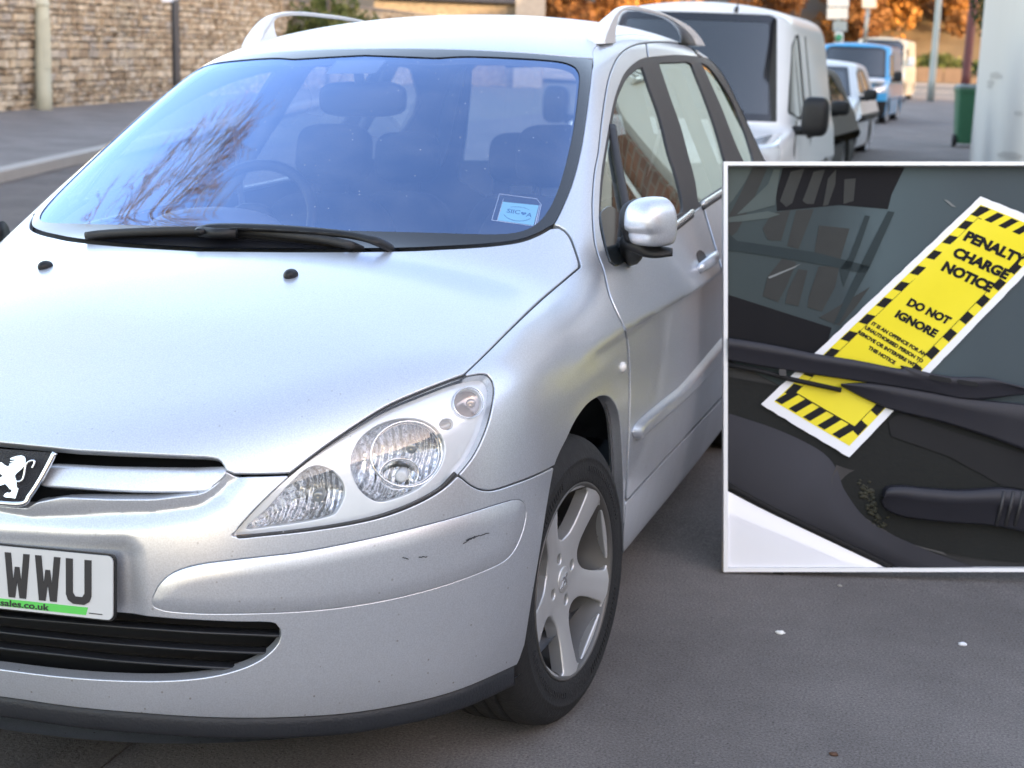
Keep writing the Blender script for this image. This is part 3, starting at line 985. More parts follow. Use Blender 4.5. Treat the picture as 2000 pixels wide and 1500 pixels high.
# lower grille slats
M_slat = simple('slat_plastic', (.014, .015, .018), .32, vary=.1)
for line in ([(-60, 1201), (0, 1209), (200, 1226), (350, 1237), (450, 1242), (550, 1246)], [(-60, 1231), (0, 1240), (150, 1256), (280, 1267), (400, 1275), (520, 1280)], [(-60, 1262), (0, 1271), (100, 1282), (210, 1294), (330, 1303), (470, 1311)]):
    L = catmull(line, 6)
    p = hit(L) * 1.0
    p[:, 1] += .022
    p0 = np.array([0, np.interp(0, p[:, 0], p[:, 1]), np.interp(0, p[:, 0], p[:, 2])]); p = np.vstack([p0, p[p[:, 0] > 0.012]])
    full = np.vstack([(p * [-1, 1, 1])[::-1], p[1:]])
    MB().tube(full + [0, .012, -.004], 0, 12, flat=[(.017, .0048)] * len(full)).build('grille_slat', M_slat, car)
# black lip under the bumper
lp = hit(bump_low[(bump_low[:, 0] > -60) & (bump_low[:, 0] < 1012)] - [0, 5])
lp = lp[lp[:, 0] > 0]
lp = np.vstack([(lp * [-1, 1, 1])[::-1], lp])
rows = []
for dz, dy in ((.004, .012), (-.003, .003), (-.014, .003), (-.034, .006), (-.042, .010), (-.046, .02), (-.052, .12), (-.050, .45)):
    c = lp + [0, 0, dz]
    c[:, 0] *= 1 - dy * .35; c[:, 1] += dy
    c[:, 2] = np.where(True, c[:, 2], 0)
    rows.append(c)
n = len(lp); Vl = np.vstack(rows)
Fl = [(i * n + j, i * n + j + 1, (i + 1) * n + j + 1, (i + 1) * n + j) for i in range(len(rows) - 1) for j in range(n - 1)]
mesh_np('bumper_lip', Vl, Fl, car, simple('dark_grey_plastic', (.016, .018, .023), .55, vary=.2, scale=8, bump=.2, bscale=200))

# headlights
Lm2 = subdiv(Lm, 2)


def ell(cx, cy, rx, ry, rot=0, n=28):
    a = np.linspace(0, 2 * math.pi, n, endpoint=False); c, s = math.cos(rot), math.sin(rot)
    x, y = rx * np.cos(a), ry * np.sin(a)
    return np.stack([cx + c * x - s * y, cy + s * x + c * y], 1)


H_main = catmull([(689, 905), (694, 875), (712, 843), (745, 818), (790, 806), (835, 812), (868, 836), (882, 870), (876, 905), (856, 935), (820, 962), (780, 978), (745, 984), (714, 966), (696, 936)], 3, True)
H_fog = catmull([(478, 1037), (520, 995), (565, 946), (598, 914), (625, 905), (655, 916), (677, 942), (681, 968), (668, 998), (652, 1012), (600, 1024), (530, 1034)], 3, True)
H_ind = ell(925, 779, 31, 33, -.5)
H_sm = ell(883, 823, 16, 14)
bez = Lm2
for q in (H_main, H_fog, H_ind, H_sm): bez = cut_out(bez, q, .5)
M_amber = simple('amber_grey_bulb_glass', (.44, .37, .34), .15, .6, vary=.25, scale=60)
M_bez = simple('bright_bezel', (.90, .92, .94), .22, .30, vary=.02)
M_bulb = simple('bulb_glass', (.30, .32, .33), .1, .5, vary=.2, scale=120)
for s in (1, -1):
    hl = panel('headlight', half(bez, s), M_bez, car, off=-.022, r=.002, depth=.02)

    def bowl(nm, poly, dp, wpx, mt, flat=0.0):
        q = cut_in(subdiv(half(cut_in(Lm2, poly, -2), s), 1), poly, 0.0)
        return panel(nm, q, mt, hl, disp=lambda V: -.026 - dp * np.sqrt(np.clip(1 - (1 - np.clip(inside(poly)(V) / wpx, 0, 1)) ** 2, 0, 1)), r=.001, depth=0)
    bowl('reflector', H_main, .055, 80, M_flute)
    bowl('reflector', H_fog, .045, 52, M_flute)
    bowl('indicator_lens', H_ind, .012, 30, M_amber)
    bowl('side_lamp', H_sm, .012, 14, M_bulb)
    for (pl, rr, of) in ((ell(806, 882, 73, 71), .0028, -.030), (ell(800, 925, 41, 34), .0022, -.052), (H_ind, .0015, -.018), (ell(806, 882, 70, 68), .0012, -.036)):
        c = hit(np.vstack([pl, pl[:1]]), of); c[:, 0] *= s
        MB().tube(c, rr, 8, caps=False).build('lamp_ring', M_chrome, hl)
    for (u, v, of, ra, le, mt) in ((816, 872, -.032, .0105, .03, M_bulb), (798, 931, -.038, .012, .03, M_white_pl), (628, 972, -.036, .011, .03, M_bulb), (930, 782, -.02, .009, .012, M_amber)):
        c, nn = hit([(u, v)], of, True); c = c[0]; c[0] *= s
        ax = np.array([.25 * s, -1, .05]); ax /= np.linalg.norm(ax)
        a1 = np.cross(ax, [0, 0, 1]); a1 /= np.linalg.norm(a1); a2 = np.cross(ax, a1)
        MB().lathe([(ra, -le), (ra, -.004), (ra * .85, 0), (ra * .6, .001), (.0005, .0)], 18, c, np.stack([a1, a2, ax], 1)).build('bulb', mt, hl)
    # inner bowl of the dipped beam
    q = ell(800, 925, 41, 34)
    g = cut_in(subdiv(half(cut_in(Lm2, q, -2), s), 1), q, 0.0)
    panel('projector_bowl', g, M_chrome_r, hl, disp=lambda V: -.052 - .03 * np.sqrt(np.clip(1 - (1 - np.clip(inside(q)(V) / 36, 0, 1)) ** 2, 0, 1)), r=.001, depth=0)
    lens = panel('headlight_lens', half(Lm2, s), M_lens, hl, off=-.001, r=.0005, depth=0)
    c = hit(np.vstack([P_light, P_light[:1]]) * 1.0, -.004); c[:, 0] *= s
    MB().tube(c, .0025, 8, caps=False).build('headlight_gasket', M_rubber, hl)
    lo = catmull([(462, 1051), (520, 1046), (600, 1037), (682, 1024), (752, 1007), (815, 982), (862, 955), (892, 925)], 5)
    c = hit(lo, -.005); c[:, 0] *= s
    MB().tube(c, .0048, 8).build('headlight_seal', M_rubber, hl)
# ---------------------------------------------------------------- wheel
STEER = .1386


def make_wheel(side, C, steer):
    n = np.array([math.cos(steer), -math.sin(steer), 0]); t = np.array([math.sin(steer), math.cos(steer), 0]); z = np.array([0, 0, 1.0])
    A = np.stack([t, z, n], 1)                       # local x rearward, y up, z outward
    A = A * np.array([[side], [1], [1]]) if side < 0 else A
    Cc = np.array([C[0] * side, C[1], C[2]])
    w = empty('wheel', (0, 0, 0)); w.parent = car
    prof = [(.203, -.012), (.210, .000), (.214, .006), (.222, .009), (.236, .011), (.252, .0115), (.262, .0105), (.264, .0118), (.268, .0115), (.270, .0098), (.284, .005), (.297, -.004), (.306, -.014), (.311, -.024), (.3135, -.036)]
    for k, a in enumerate((-.058, -.092, -.128, -.160)):
        prof += [(.3155, a + .008), (.3155, a + .001), (.309, a), (.309, a - .006), (.3155, a - .007)]
    prof += [(.314, -.178), (.308, -.190), (.295, -.202), (.26, -.214), (.215, -.206)]
    m = MB().lathe(prof, 96, Cc, A)
    for a0, a1, r0, r1 in ((20, 75, .238, .249), (200, 255, .238, .249), (110, 160, .236, .252), (290, 340, .236, .252)):   # moulded marks on the sidewall
        for a in np.arange(a0, a1, 2.6):
            c, s = math.cos(math.radians(a)), math.sin(math.radians(a))
            R_ = A @ np.array([[c, -s, 0], [s, c, 0], [0, 0, 1.0]])
            m.box(Cc + A @ np.array([(r0 + r1) / 2 * c, (r0 + r1) / 2 * s, .0118]), (r1 - r0, .0042, .0022), R_)
    m.build('tyre', M_tyre, w)
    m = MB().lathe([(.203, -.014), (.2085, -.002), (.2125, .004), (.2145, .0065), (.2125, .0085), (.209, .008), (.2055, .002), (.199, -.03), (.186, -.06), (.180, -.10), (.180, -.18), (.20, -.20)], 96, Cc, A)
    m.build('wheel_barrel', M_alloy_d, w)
    # face with five spokes
    nr, na = 30, 220
    rr = np.linspace(.003, .2062, nr); aa = np.linspace(0, 2 * math.pi, na, endpoint=False)
    V = np.array([(r * math.cos(a), r * math.sin(a), 0) for r in rr for a in aa])
    T = []
    for i in range(nr - 1):
        for j in range(na):
            a, b, c, d = i * na + j, i * na + (j + 1) % na, (i + 1) * na + (j + 1) % na, (i + 1) * na + j
            T += [(a, d, c), (a, c, b)]
    T = np.array(T)
    spoke = [math.radians(x) for x in (-92, -20, 52, 124, 196)]
    holes = []
    for k in range(5):
        mid = spoke[k] + math.radians(36)
        h = [(.088, -.004), (.098, -.027), (.125, -.047), (.155, -.062), (.178, -.072), (.190, -.064), (.194, -.045), (.196, 0), (.194, .045), (.190, .064), (.178, .072), (.155, .062), (.125, .047), (.098, .027), (.088, .004)]
        c, s = math.cos(mid), math.sin(mid)
        holes.append(catmull([(x * c - 1.16 * y * s, x * s + 1.16 * y * c) for x, y in h], 3, True))
    lug = [math.radians(x) for x in (20, 110, 200, 290)]
    holes += [np.array([(.054 * math.cos(a) + .0125 * math.cos(b), .054 * math.sin(a) + .0125 * math.sin(b)) for b in np.linspace(0, 2 * math.pi, 16, endpoint=False)]) for a in lug]

    def zf(P):
        r = np.hypot(P[:, 0], P[:, 1])
        base = np.interp(r, [0, .03, .06, .09, .14, .19, .2065], [-.022, -.022, -.023, -.020, -.010, .001, .0055])
        ang = np.arctan2(P[:, 1], P[:, 0])
        d = np.min([np.abs((ang - a + math.pi) % (2 * math.pi) - math.pi) for a in spoke], 0)
        lat = r * np.sin(np.minimum(d, 1.2))
        return base - .006 * np.clip((lat - .012) / .03, 0, 1) ** 1.5 * np.clip((r - .06) / .05, 0, 1)
    M2 = (V, T)
    for h in holes:
        p = M2[0]
        f = np.full(len(p), 1.0)
        near = np.hypot(*(p[:, :2] - h.mean(0)).T) < .13
        f[near] = -sdist(p[near, :2], h) - .003
        M2 = clip(M2[0], M2[1], f, proj=False)
    P = M2[0].copy(); P[:, 2] = zf(P)
    T2 = M2[1]
    N = vnormals(P, T2)
    flip = N[:, 2].mean() < 0
    if flip: T2 = T2[:, ::-1]; N = -N
    W = P @ A.T + Cc; NW = N @ A.T
    if side < 0: T2 = T2[:, ::-1]
    flanged('wheel_face', W, NW, T2, M_alloy, w, r=.004, depth=.028)
    bl = MB()
    for a in lug:
        bl.lathe([(.0125, -.036), (.0125, -.045), (.0001, -.045)], 14, Cc + A @ np.array([.054 * math.cos(a), .054 * math.sin(a), 0]), A)
        bl.lathe([(.0085, -.045), (.0085, -.034), (.007, -.032), (.0001, -.032)], 6, Cc + A @ np.array([.054 * math.cos(a), .054 * math.sin(a), 0]), A)
    bl.build('wheel_bolts', simple('dull_steel', (.25, .25, .25), .5, .8), w)
    cap = MB().lathe([(.029, -.024), (.029, -.021), (.027, -.0195), (.0001, -.0185)], 28, Cc, A).build('wheel_cap', M_alloy, w)
    l2 = (lion2 - lion2.mean(0)); l2 = l2 / np.abs(l2).max() * .0215
    MB().prism(l2, .0015, Cc + A @ np.array([0, 0, -.0195]), A).build('wheel_cap_emblem', M_chrome, cap)
    MB().lathe([(.0001, -.07), (.14, -.07), (.145, -.075), (.145, -.09), (.0001, -.09)], 40, Cc, A).build('brake_disc', simple('brake_disc', (.12, .11, .10), .5, .8, vary=.3), w)
    return w


make_wheel(1, (.842, .872, .3125), STEER)
make_wheel(-1, (.842, .872, .3125), STEER * -1)
for s in (1, -1):
    make_wheel(s, (.842, 3.58, .3125), 0)
# wheel wells
for s in (1, -1):
    for yc in (.872, 3.58):
        m = MB(); n = 24
        V = []; R_ = .372
        for k in range(n + 1):
            a = math.radians(-20 + 172 * k / n)
            for x in (.805, .56):
                V.append((s * x, yc + R_ * math.cos(a), .30 + R_ * math.sin(a)))
        m.add(V, [(2 * k, 2 * k + 2, 2 * k + 3, 2 * k + 1) for k in range(n)], True)
        m.add([V[2 * k + 1] for k in range(n + 1)], [tuple(range(n + 1))])
        m.build('wheel_arch_liner', M_trim, car)

# ---------------------------------------------------------------- roof rails
xr = .552
prof_r = catmull([(1180, 86), (1184, 70), (1189, 56), (1197, 38), (1208, 22), (1222, 13.5), (1240, 11), (1260, 15), (1290, 23), (1320, 36), (1344, 49), (1360, 63), (1372, 78), (1378, 90)], 4).tolist() + \
    catmull([(1360, 88), (1352, 72), (1338, 57), (1319, 43), (1299, 32.5), (1260, 22.5), (1238, 19.5), (1220, 22), (1210, 32), (1205, 50), (1203, 66), (1203, 84)], 4).tolist()
PR = np.array([cat(u, v, x=xr + .022) for u, v in prof_r])
zt_ = PR[:, 2].max()
bm = bmesh.new()
wv_ = lambda p: .022 + .034 * np.clip((zt_ - .03 - p[2]) / .06, 0, 1)
f1 = [bm.verts.new((xr + .022 - wv_(p), p[1], p[2])) for p in PR]; f2 = [bm.verts.new((xr + .022, p[1], p[2])) for p in PR]
n_ = len(PR)
bm.faces.new(f1); bm.faces.new(f2[::-1])
for i in range(n_): bm.faces.new((f1[i], f2[i], f2[(i + 1) % n_], f1[(i + 1) % n_]))
bmesh.ops.recalc_face_normals(bm, faces=bm.faces[:])
big = [f for f in bm.faces if len(f.verts) > 6]
ed = list({e for f in big for e in f.edges})
bmesh.ops.bevel(bm, geom=ed, offset=.006, segments=3, affect='EDGES', profile=.5, clamp_overlap=True)
me = bpy.data.meshes.new('roof_rail'); bm.to_mesh(me); bm.free()
me.polygons.foreach_set('use_smooth', np.array([len(p.vertices) < 5 for p in me.polygons]))
ro = link('roof_rail', me, car, simple('satin_rail_aluminium', (.80, .81, .81), .38, .2, vary=.04))
mirrored(ro)

# ---------------------------------------------------------------- door mirrors
mc = cat(1281, 436, y=1.36)


def superell(c, r, e, nu=36, nv=24, squash=None):
    V = []
    sg = lambda v, p: math.copysign(abs(v) ** p, v)
    for i in range(nv + 1):
        ph = -math.pi / 2 + math.pi * i / nv
        for j in range(nu):
            th = 2 * math.pi * j / nu
            V.append((r[0] * sg(math.cos(ph), e) * sg(math.cos(th), e), r[1] * sg(math.cos(ph), e) * sg(math.sin(th), e), r[2] * sg(math.sin(ph), e)))
    V = np.array(V)
    if squash is not None: V = squash(V)
    F = []
    for i in range(nv):
        for j in range(nu):
            F.append((i * nu + j, i * nu + (j + 1) % nu, (i + 1) * nu + (j + 1) % nu, (i + 1) * nu + j))
    return V + np.array(c), F


def mshape(V):
    V = V.copy()
    V[:, 1] = np.where(V[:, 1] > 0, V[:, 1] * .30, V[:, 1])          # flat back, domed front
    zz = V[:, 2] / .062
    V[:, 0] *= 1 - .20 * np.clip(zz, 0, 1) ** 2 * (V[:, 0] > 0)       # the outer shoulder falls away
    V[:, 2] = np.where(V[:, 2] < -.042, -.042 + (V[:, 2] + .042) * .55, V[:, 2])
    low = np.clip((-V[:, 2] - .008) / .010, 0, 1)                      # crease: the lower front steps back
    V[:, 1] = np.where(V[:, 1] < 0, V[:, 1] * (1 - .20 * low), V[:, 1])
    return V


rz = -.42
Rz = np.array([[math.cos(rz), -math.sin(rz), 0], [math.sin(rz), math.cos(rz), 0], [0, 0, 1]])
V, F = superell((0, 0, 0), (.054, .085, .062), .66, 56, 44, mshape)
V = V @ Rz.T
mo = MB(); mo.add(V + mc, F, True)
mirr = mo.build('door_mirror', M_silver_up, car)
Vb, Fb = superell((0, 0, 0), (.056, .08, .060), .66, 40, 24, mshape)
Vb = Vb @ Rz.T + mc + np.array([-.016, .010, -.001])
MB().add(Vb, Fb, True).build('mirror_case', M_trim, mirr)
base = hit([(1217, 490)], 0.0)[0]
arm = catmull([base + [-.02, 0, .0], base + [.02, -.005, -.002], mc + [-.058, .01, -.045], mc + [-.01, .0, -.064], mc + [.038, .012, -.068]], 6)
na_ = len(arm)
MB().tube(arm, 0, 14, flat=[(a, b) for a, b in zip(np.interp(np.linspace(0, 1, na_), [0, .4, .7, 1], [.03, .028, .026, .012]), np.interp(np.linspace(0, 1, na_), [0, .3, .55, .75, 1], [.034, .033, .024, .012, .007]))]).build('mirror_arm', M_trim, mirr)
sail = catmull([(1172, 425), (1178, 412), (1190, 405), (1202, 412), (1214, 428), (1222, 414), (1232, 410), (1228, 430), (1222, 470), (1220, 500), (1214, 512), (1202, 518), (1192, 512), (1182, 480)], 3, True)
sp = cut_in(subdiv(half(Sm, 1), 1), np.array(sail), 0)
panel('mirror_mount', sp, simple('gloss_black_trim', (.03, .034, .036), .15, vary=.1, coat=.5), mirr, off=.004, r=.003, depth=.012)
fl = hit(catmull([(1234, 411), (1226, 424), (1220, 450), (1218, 480), (1220, 500)], 5), .012)
MB().tube(fl, 0, 10, flat=[(.010, .016)] * len(fl)).build('mirror_flange', M_gray, mirr)
m2 = mirrored(mirr); m2.location.x = -.13
for ch in list(mirr.children):
    k_ = mirrored(ch, m2)
    if 'mount' in ch.name or 'flange' in ch.name: k_.location.x = .13

# quarter-light bar, belt strips, handles, mouldings, repeaters
c = hit(catmull([(1195, 246), (1203, 300), (1212, 350), (1224, 412)], 5), .000)
q = MB().tube(c, 0, 8, flat=[(.012, .008)] * len(c)).build('quarter_light_bar', M_gray, fd[0]); mirrored(q, fd[1])
M_strip = simple('bright_belt_strip', (.62, .62, .60), .25, .6, vary=.05)
c = hit(catmull([(1322, 437), (1340, 423), (1352, 413)], 5), .004)
for ln, par in (([(1238, 497), (1275, 471), (1320, 438.5), (1350, 415)], fd), ([(1369, 401), (1390, 387), (1413, 372), (1440, 352), (1470, 333)], rd)):
    c = hit(catmull(ln, 5), .003)
    q = MB().tube(c, 0, 8, flat=[(.008, .009)] * len(c)).build('belt_strip', M_strip, par[0]); mirrored(q, par[1])
    c = hit(catmull([(u + 2, v + 7) for u, v in ln], 5), .001)
    q = MB().tube(c, 0, 8, flat=[(.005, .006)] * len(c)).build('belt_seal', M_rubber, par[0]); mirrored(q, par[1])
for (a, b, par) in (((1363, 526), (1394, 500), fd), ((1458, 440), (1482, 421), rd)):
    c = hit(catmull([a, ((a[0] + b[0]) / 2, (a[1] + b[1]) / 2), b], 8), .022)
    nn = len(c); k = np.sin(np.linspace(.25, math.pi - .25, nn))
    c2 = c - normals_of(c) * (.026 * (1 - k) ** 1.2)[:, None]
    q = MB().tube(c2, 0, 12, flat=[(.010 + .004 * x, .012 + .006 * x) for x in k]).build('door_handle', M_silver_up, par[0]); mirrored(q, par[1])
    el = ell((a[0] + b[0]) / 2 - 8, (a[1] + b[1]) / 2 - 8, 9, 17, -.35) if par is fd else ell((a[0] + b[0]) / 2 - 5, (a[1] + b[1]) / 2 - 6, 7, 13, -.35)
    cc = cut_in(subdiv(half(Dm if par is fd else Dr, 1), 2), el, 0)
    if len(cc[1]):
        q = panel('handle_recess_shade', cc, M_gray, par[0], off=.0012, r=.0005, depth=0); mirrored(q, par[1])  # flat dark patch on the door for the shade of the hollow
P_mould = np.array(catmull([(1235, 852), (1234, 842), (1239, 829), (1252, 814), (1290, 782), (1333, 746), (1410, 657), (1470, 588), (1530, 520)], 4).tolist() + [(1530, 565), (1470, 634), (1412, 703), (1340, 776), (1290, 819), (1256, 848), (1245, 857), (1239, 858)])


def mould(V):
    return .003 + .017 * np.sin(np.clip(inside(P_mould)(V) / 8.0, 0, 1) * math.pi / 2)


for D_, par in ((Dm, fd), (Dr, rd)):
    g = cut_in(subdiv(cut_in(D_, P_mould, -12), 2), P_mould, 0)
    for i, s in enumerate((1, -1)):
        panel('side_moulding', half(g, s), M_silver, par[i], disp=mould, r=.001, depth=.004)
c, nn = hit([(1216, 717)], 0, True)
for s in (1, -1):
    V, F = superell((0, 0, 0), (.009, .019, .013), 1.0, 20, 14)
    MB().add(V + c[0] * [s, 1, 1], F, True).build('side_repeater', simple('white_lamp_plastic', (.78, .76, .72), .2, vary=.05, coat=.5), car)

# washer jets on the bonnet, scuffs on the rub strip
for u, v in ((568, 539),):
    c, nn = hit([(u, v)], .0, True)
    for s in (1, -1):
        V, F = superell((0, 0, 0), (.014, .022, .013), 1.0, 20, 14)
        MB().add(V + c[0] * [s, 1, 1] + [0, 0, .002], F, True).build('washer_jet', M_trim, bonnet)
sc = MB()
for ln, w_ in (([(900, 1061), (915, 1051), (930, 1045), (949, 1040)], .0016), ([(905, 1053), (922, 1046)], .001), ([(784, 1087), (794, 1089)], .0012), ([(815, 1087), (830, 1085)], .0012)):
    L = catmull(ln, 6); L = L + np.array([[rnd.uniform(-1, 1), rnd.uniform(-1.2, 1.2)] for _ in L])
    c = hit(L, .0085)
    sc.tube(c, 0, 6, flat=[(w_ * rnd.uniform(.2, .8), .0008) for _ in c])
sc.build('scuff_mark', M_trim, rub[0])

# ---------------------------------------------------------------- windscreen wiper
def on_glass(L, off): return hit(np.array(L), 0.0, lvl=off)


bl_uv = catmull([(168, 461), (200, 457), (260, 453.5), (330, 451), (400, 450), (480, 452), (560, 459), (630, 468), (680, 478), (710, 490), (730, 500)], 4); bl = on_glass(bl_uv, np.interp(np.linspace(0, 1, len(bl_uv)), [0, .8, .9, 1], [.014, .014, -.01, -.05]))
wp = empty('wiper'); wp.parent = ws
MB().tube(bl, 0, 10, flat=[(.008, .010)] * len(bl)).build('wiper_blade', M_rubber, wp)
b2 = on_glass(catmull([(168, 466), (260, 459), (400, 457), (560, 466), (640, 476), (670, 481)], 5), .004)
MB().tube(b2, 0, 8, flat=[(.004, .006)] * len(b2)).build('wiper_rubber', M_dark, wp)
ar_uv = catmull([(388, 454), (398, 447), (430, 443.5), (500, 444.5), (570, 448), (640, 454), (690, 460), (725, 468), (750, 478), (768, 489), (790, 500)], 4)
na_ = len(ar_uv); ar = on_glass(ar_uv, np.interp(np.linspace(0, 1, na_), [0, .72, .86, 1], [.026, .026, .004, -.05]))
MB().tube(ar, 0, 10, flat=[(a, .008) for a in np.interp(np.linspace(0, 1, na_), [0, .1, .5, .8, 1], [.012, .015, .013, .013, .016])]).build('wiper_arm', M_trim, wp)
hook = on_glass([(390, 452), (420, 456), (462, 456)], .022)
MB().tube(hook, 0, 10, flat=[(.010, .012)] * 3).build('wiper_hook', M_trim, wp)
sl = MB()
for u in (468, 512, 556, 602, 648):
    c = on_glass([(u - 17, 444.5 + (u - 468) * .055), (u + 17, 446 + (u - 468) * .06)], .0345)
    sl.tube(c, 0, 6, flat=[(.003, .001)] * 2)
sl.build('wiper_slots', M_dark, wp)
# black scuttle panel under the glass
cw = [(x, .93 + .19 * (x / .6) ** 2, .985 - .04 * (x / .7) ** 2) for x in np.linspace(-.72, .72, 25)]
m = MB(); V = []
for x, y, z in cw: V += [(x, y - .22, z - .045), (x, y - .02, z - .012), (x, y + .03, z - .03)]
m.add(V, [(3 * k + j, 3 * k + 3 + j, 3 * k + 4 + j, 3 * k + 1 + j) for k in range(24) for j in (0, 1)], True)
m.build('scuttle_panel', M_trim, car)
# ---------------------------------------------------------------- cabin seen through the glass
def on_ws(f):
    q = subdiv(clip(Wm[0], Wm[1], np.minimum(.30 - np.abs(Wm[0][:, 0]), Wm[0][:, 2] - 1.33)), 1)
    return clip(q[0], q[1], f(q[0]))


sens = on_ws(lambda V: np.minimum(np.minimum(.072 - .25 * (1.45 - V[:, 2]) * 0 - np.abs(V[:, 0]), V[:, 2] - 1.392), 1.0) * 100)
mesh_np('sensor_patch', sens[0] - normals_of(sens[0]) * .006, sens[1], ws, M_frit)
band = on_ws(lambda V: np.minimum(.24 - np.abs(V[:, 0]) - np.maximum(0, 1.44 - V[:, 2]) * 1.5, V[:, 2] - 1.428) * 100)
mesh_np('dotted_band', band[0] - normals_of(band[0]) * .0055, band[1], ws, glass_mat('dotted_print', tint=(.30, .33, .36), r0=.06))
V, F = superell((0, 0, 0), (.125, .035, .048), .55, 32, 20)
m = MB(); m.add(V + np.array([.0, 1.80, 1.318]), F, True)
m.tube([(0, 1.79, 1.33), (0, 1.77, 1.40)], .014, 10)
m.build('rear_view_mirror', M_trim, car)
# dashboard, cowl, steering wheel
prof = [(1.02, .955), (1.15, .975), (1.4, .985), (1.6, .975), (1.70, .945), (1.74, .88), (1.72, .70), (1.70, .45)]
xs_ = np.linspace(-.72, .72, 25)
Vd = [(x, y + .05 * (abs(x) / .7) ** 2, z + .03 * math.exp(-((x + .37) / .16) ** 2) * (1 if y > 1.3 else 0) - .03 * (abs(x) / .7) ** 3) for x in xs_ for y, z in prof]
k = len(prof)
m = MB(); m.add(Vd, [(i * k + j, (i + 1) * k + j, (i + 1) * k + j + 1, i * k + j + 1) for i in range(24) for j in range(k - 1)], True)
m.build('dashboard', simple('dashboard_vinyl', (.045, .05, .065), .6, vary=.12, bump=.3, bscale=160), car)
V, F = superell((0, 0, 0), (.20, .13, .075), .9, 28, 16)
MB().add(V + np.array([-.37, 1.62, .955]), F, True).build('instrument_cowl', simple('cowl_vinyl', (.09, .10, .13), .55, vary=.1), car)
sw = MB(); cwl = np.array([-.37, 1.85, .965]); tl = math.radians(28)
ev = np.array([0, math.sin(tl), math.cos(tl)]); 
ring = np.array([cwl + np.array([.185 * math.cos(a), 0, 0]) + ev * .185 * math.sin(a) for a in np.linspace(0, 2 * math.pi, 49)])
sw.tube(ring, .0165, 12, caps=False)
for a in (math.radians(200), math.radians(340), math.radians(270)):
    sw.tube([cwl, cwl + np.array([.18 * math.cos(a), 0, 0]) + ev * .18 * math.sin(a)], .016, 8)
V, F = superell((0, 0, 0), (.07, .03, .06), .8, 20, 12); sw.add(V + cwl, F, True)
sw.build('steering_wheel', M_trim, car)


def seat(x, y, wdt=.25, back=.62, head=True, tilt=.25, zb=.42, name='seat'):
    m = MB()
    V, F = superell((0, 0, 0), (wdt, .26, .09), .45, 28, 16); m.add(V + np.array([x, y - .18, zb]), F, True)
    T_ = np.array([[1, 0, 0], [0, math.cos(tilt), math.sin(tilt)], [0, -math.sin(tilt), math.cos(tilt)]])

    def sh(V):
        V = V.copy(); V[:, 0] *= 1 - .22 * np.clip(V[:, 2] / (back / 2), 0, 1) ** 2; return V
    V, F = superell((0, 0, 0), (wdt, .075, back / 2), .42, 32, 22, sh); V = V @ T_.T
    m.add(V + np.array([x, y + .12, zb + back / 2 - .02]), F, True)
    o = m.build(name, M_seat, car)
    if head:
        topc = np.array([x, y + .12 + math.sin(tilt) * (back / 2 + .13), zb - .02 + back / 2 + (back / 2 + .13) * math.cos(tilt)])
        h = MB()
        V, F = superell((0, 0, 0), (.125, .055, .095), .55, 28, 18); h.add(V @ T_.T + topc, F, True)
        for s in (-.05, .05): h.tube([topc + [s, -.02, -.15], topc + [s, 0, -.05]], .007, 8)
        h.build('headrest', M_seat, o)
    return o


seat(-.37, 2.22)
seat(.37, 2.22)
for x in (-.45, 0, .45):
    seat(x, 3.12, .21, .56, True, .2, .42, 'rear_seat')
# pillars, headlining edge and belts
m = MB()
for s in (1, -1):
    for (a, b) in (((.735, 2.30, .95), (.545, 2.60, 1.40)), ((.735, 3.32, .98), (.545, 3.38, 1.40))):
        m.tube([np.array(a) * [s, 1, 1], np.array(b) * [s, 1, 1]], 0, 12, flat=[(.045, .02)] * 2)
m.build('inner_pillars', M_liner, car)
for s in (1, -1):
    MB().tube([(s * .70, 2.42, 1.22), (s * .66, 2.36, 1.0), (s * .60, 2.30, .7)], 0, 8, flat=[(.024, .002)] * 3).build('seat_belt', simple('belt_webbing', (.30, .31, .33), .8, vary=.1), car)
fl_ = MB(); fl_.box((0, 2.2, .30), (1.45, 2.6, .04)); fl_.build('cabin_floor', M_liner, car)
# parking permit in its clear pocket, stuck inside the windscreen
q = np.array([(966, 424), (975, 375), (1050, 384), (1056, 396), (1046, 438)], float)


def on_patch(uv, off):
    return hit(uv, off)


pk = empty('parking_permit', tuple(ROOT_OFF), label='pale blue paper permit in a clear plastic pocket stuck inside the windscreen', cat='permit')
pk.rotation_euler = (0, TILT, 0)


def patch(nm, corners, off, mat, n=6):
    c = np.array(corners, float); V = []
    for i in range(n + 1):
        for j in range(n + 1):
            a, b = i / n, j / n
            V.append((1 - a) * (1 - b) * c[0] + a * (1 - b) * c[1] + a * b * c[2] + (1 - a) * b * c[3])
    P = hit(V, off)
    return mesh_np(nm, P, [(i * (n + 1) + j, (i + 1) * (n + 1) + j, (i + 1) * (n + 1) + j + 1, i * (n + 1) + j + 1) for i in range(n) for j in range(n)], pk, mat)


paper = [(971.5, 426), (1043, 436), (1053, 397), (983, 390)]
patch('permit_paper', paper, -.006, simple('pale_blue_paper', (.30, .70, .85), .6, vary=.04))
pc = MB()
V3 = hit([(961, 426), (976, 375), (1049, 384.5), (1058, 396), (1049, 438.5), (961, 426)], -.0055)
pc.tube(V3, .0009, 6, caps=False); 
V4 = hit([(972, 426.5), (983.5, 385)], -.0055); pc.tube(V4, .0007, 6)
V4 = hit([(1046, 437), (1055, 397)], -.0055); pc.tube(V4, .0014, 6)
pc.build('pocket_edge', simple('clear_plastic_edge', (.75, .78, .85), .2, vary=.1), pk)
O_, X_, Y_ = np.array(paper[0]), np.array(paper[1]) - np.array(paper[0]), np.array(paper[3]) - np.array(paper[0])


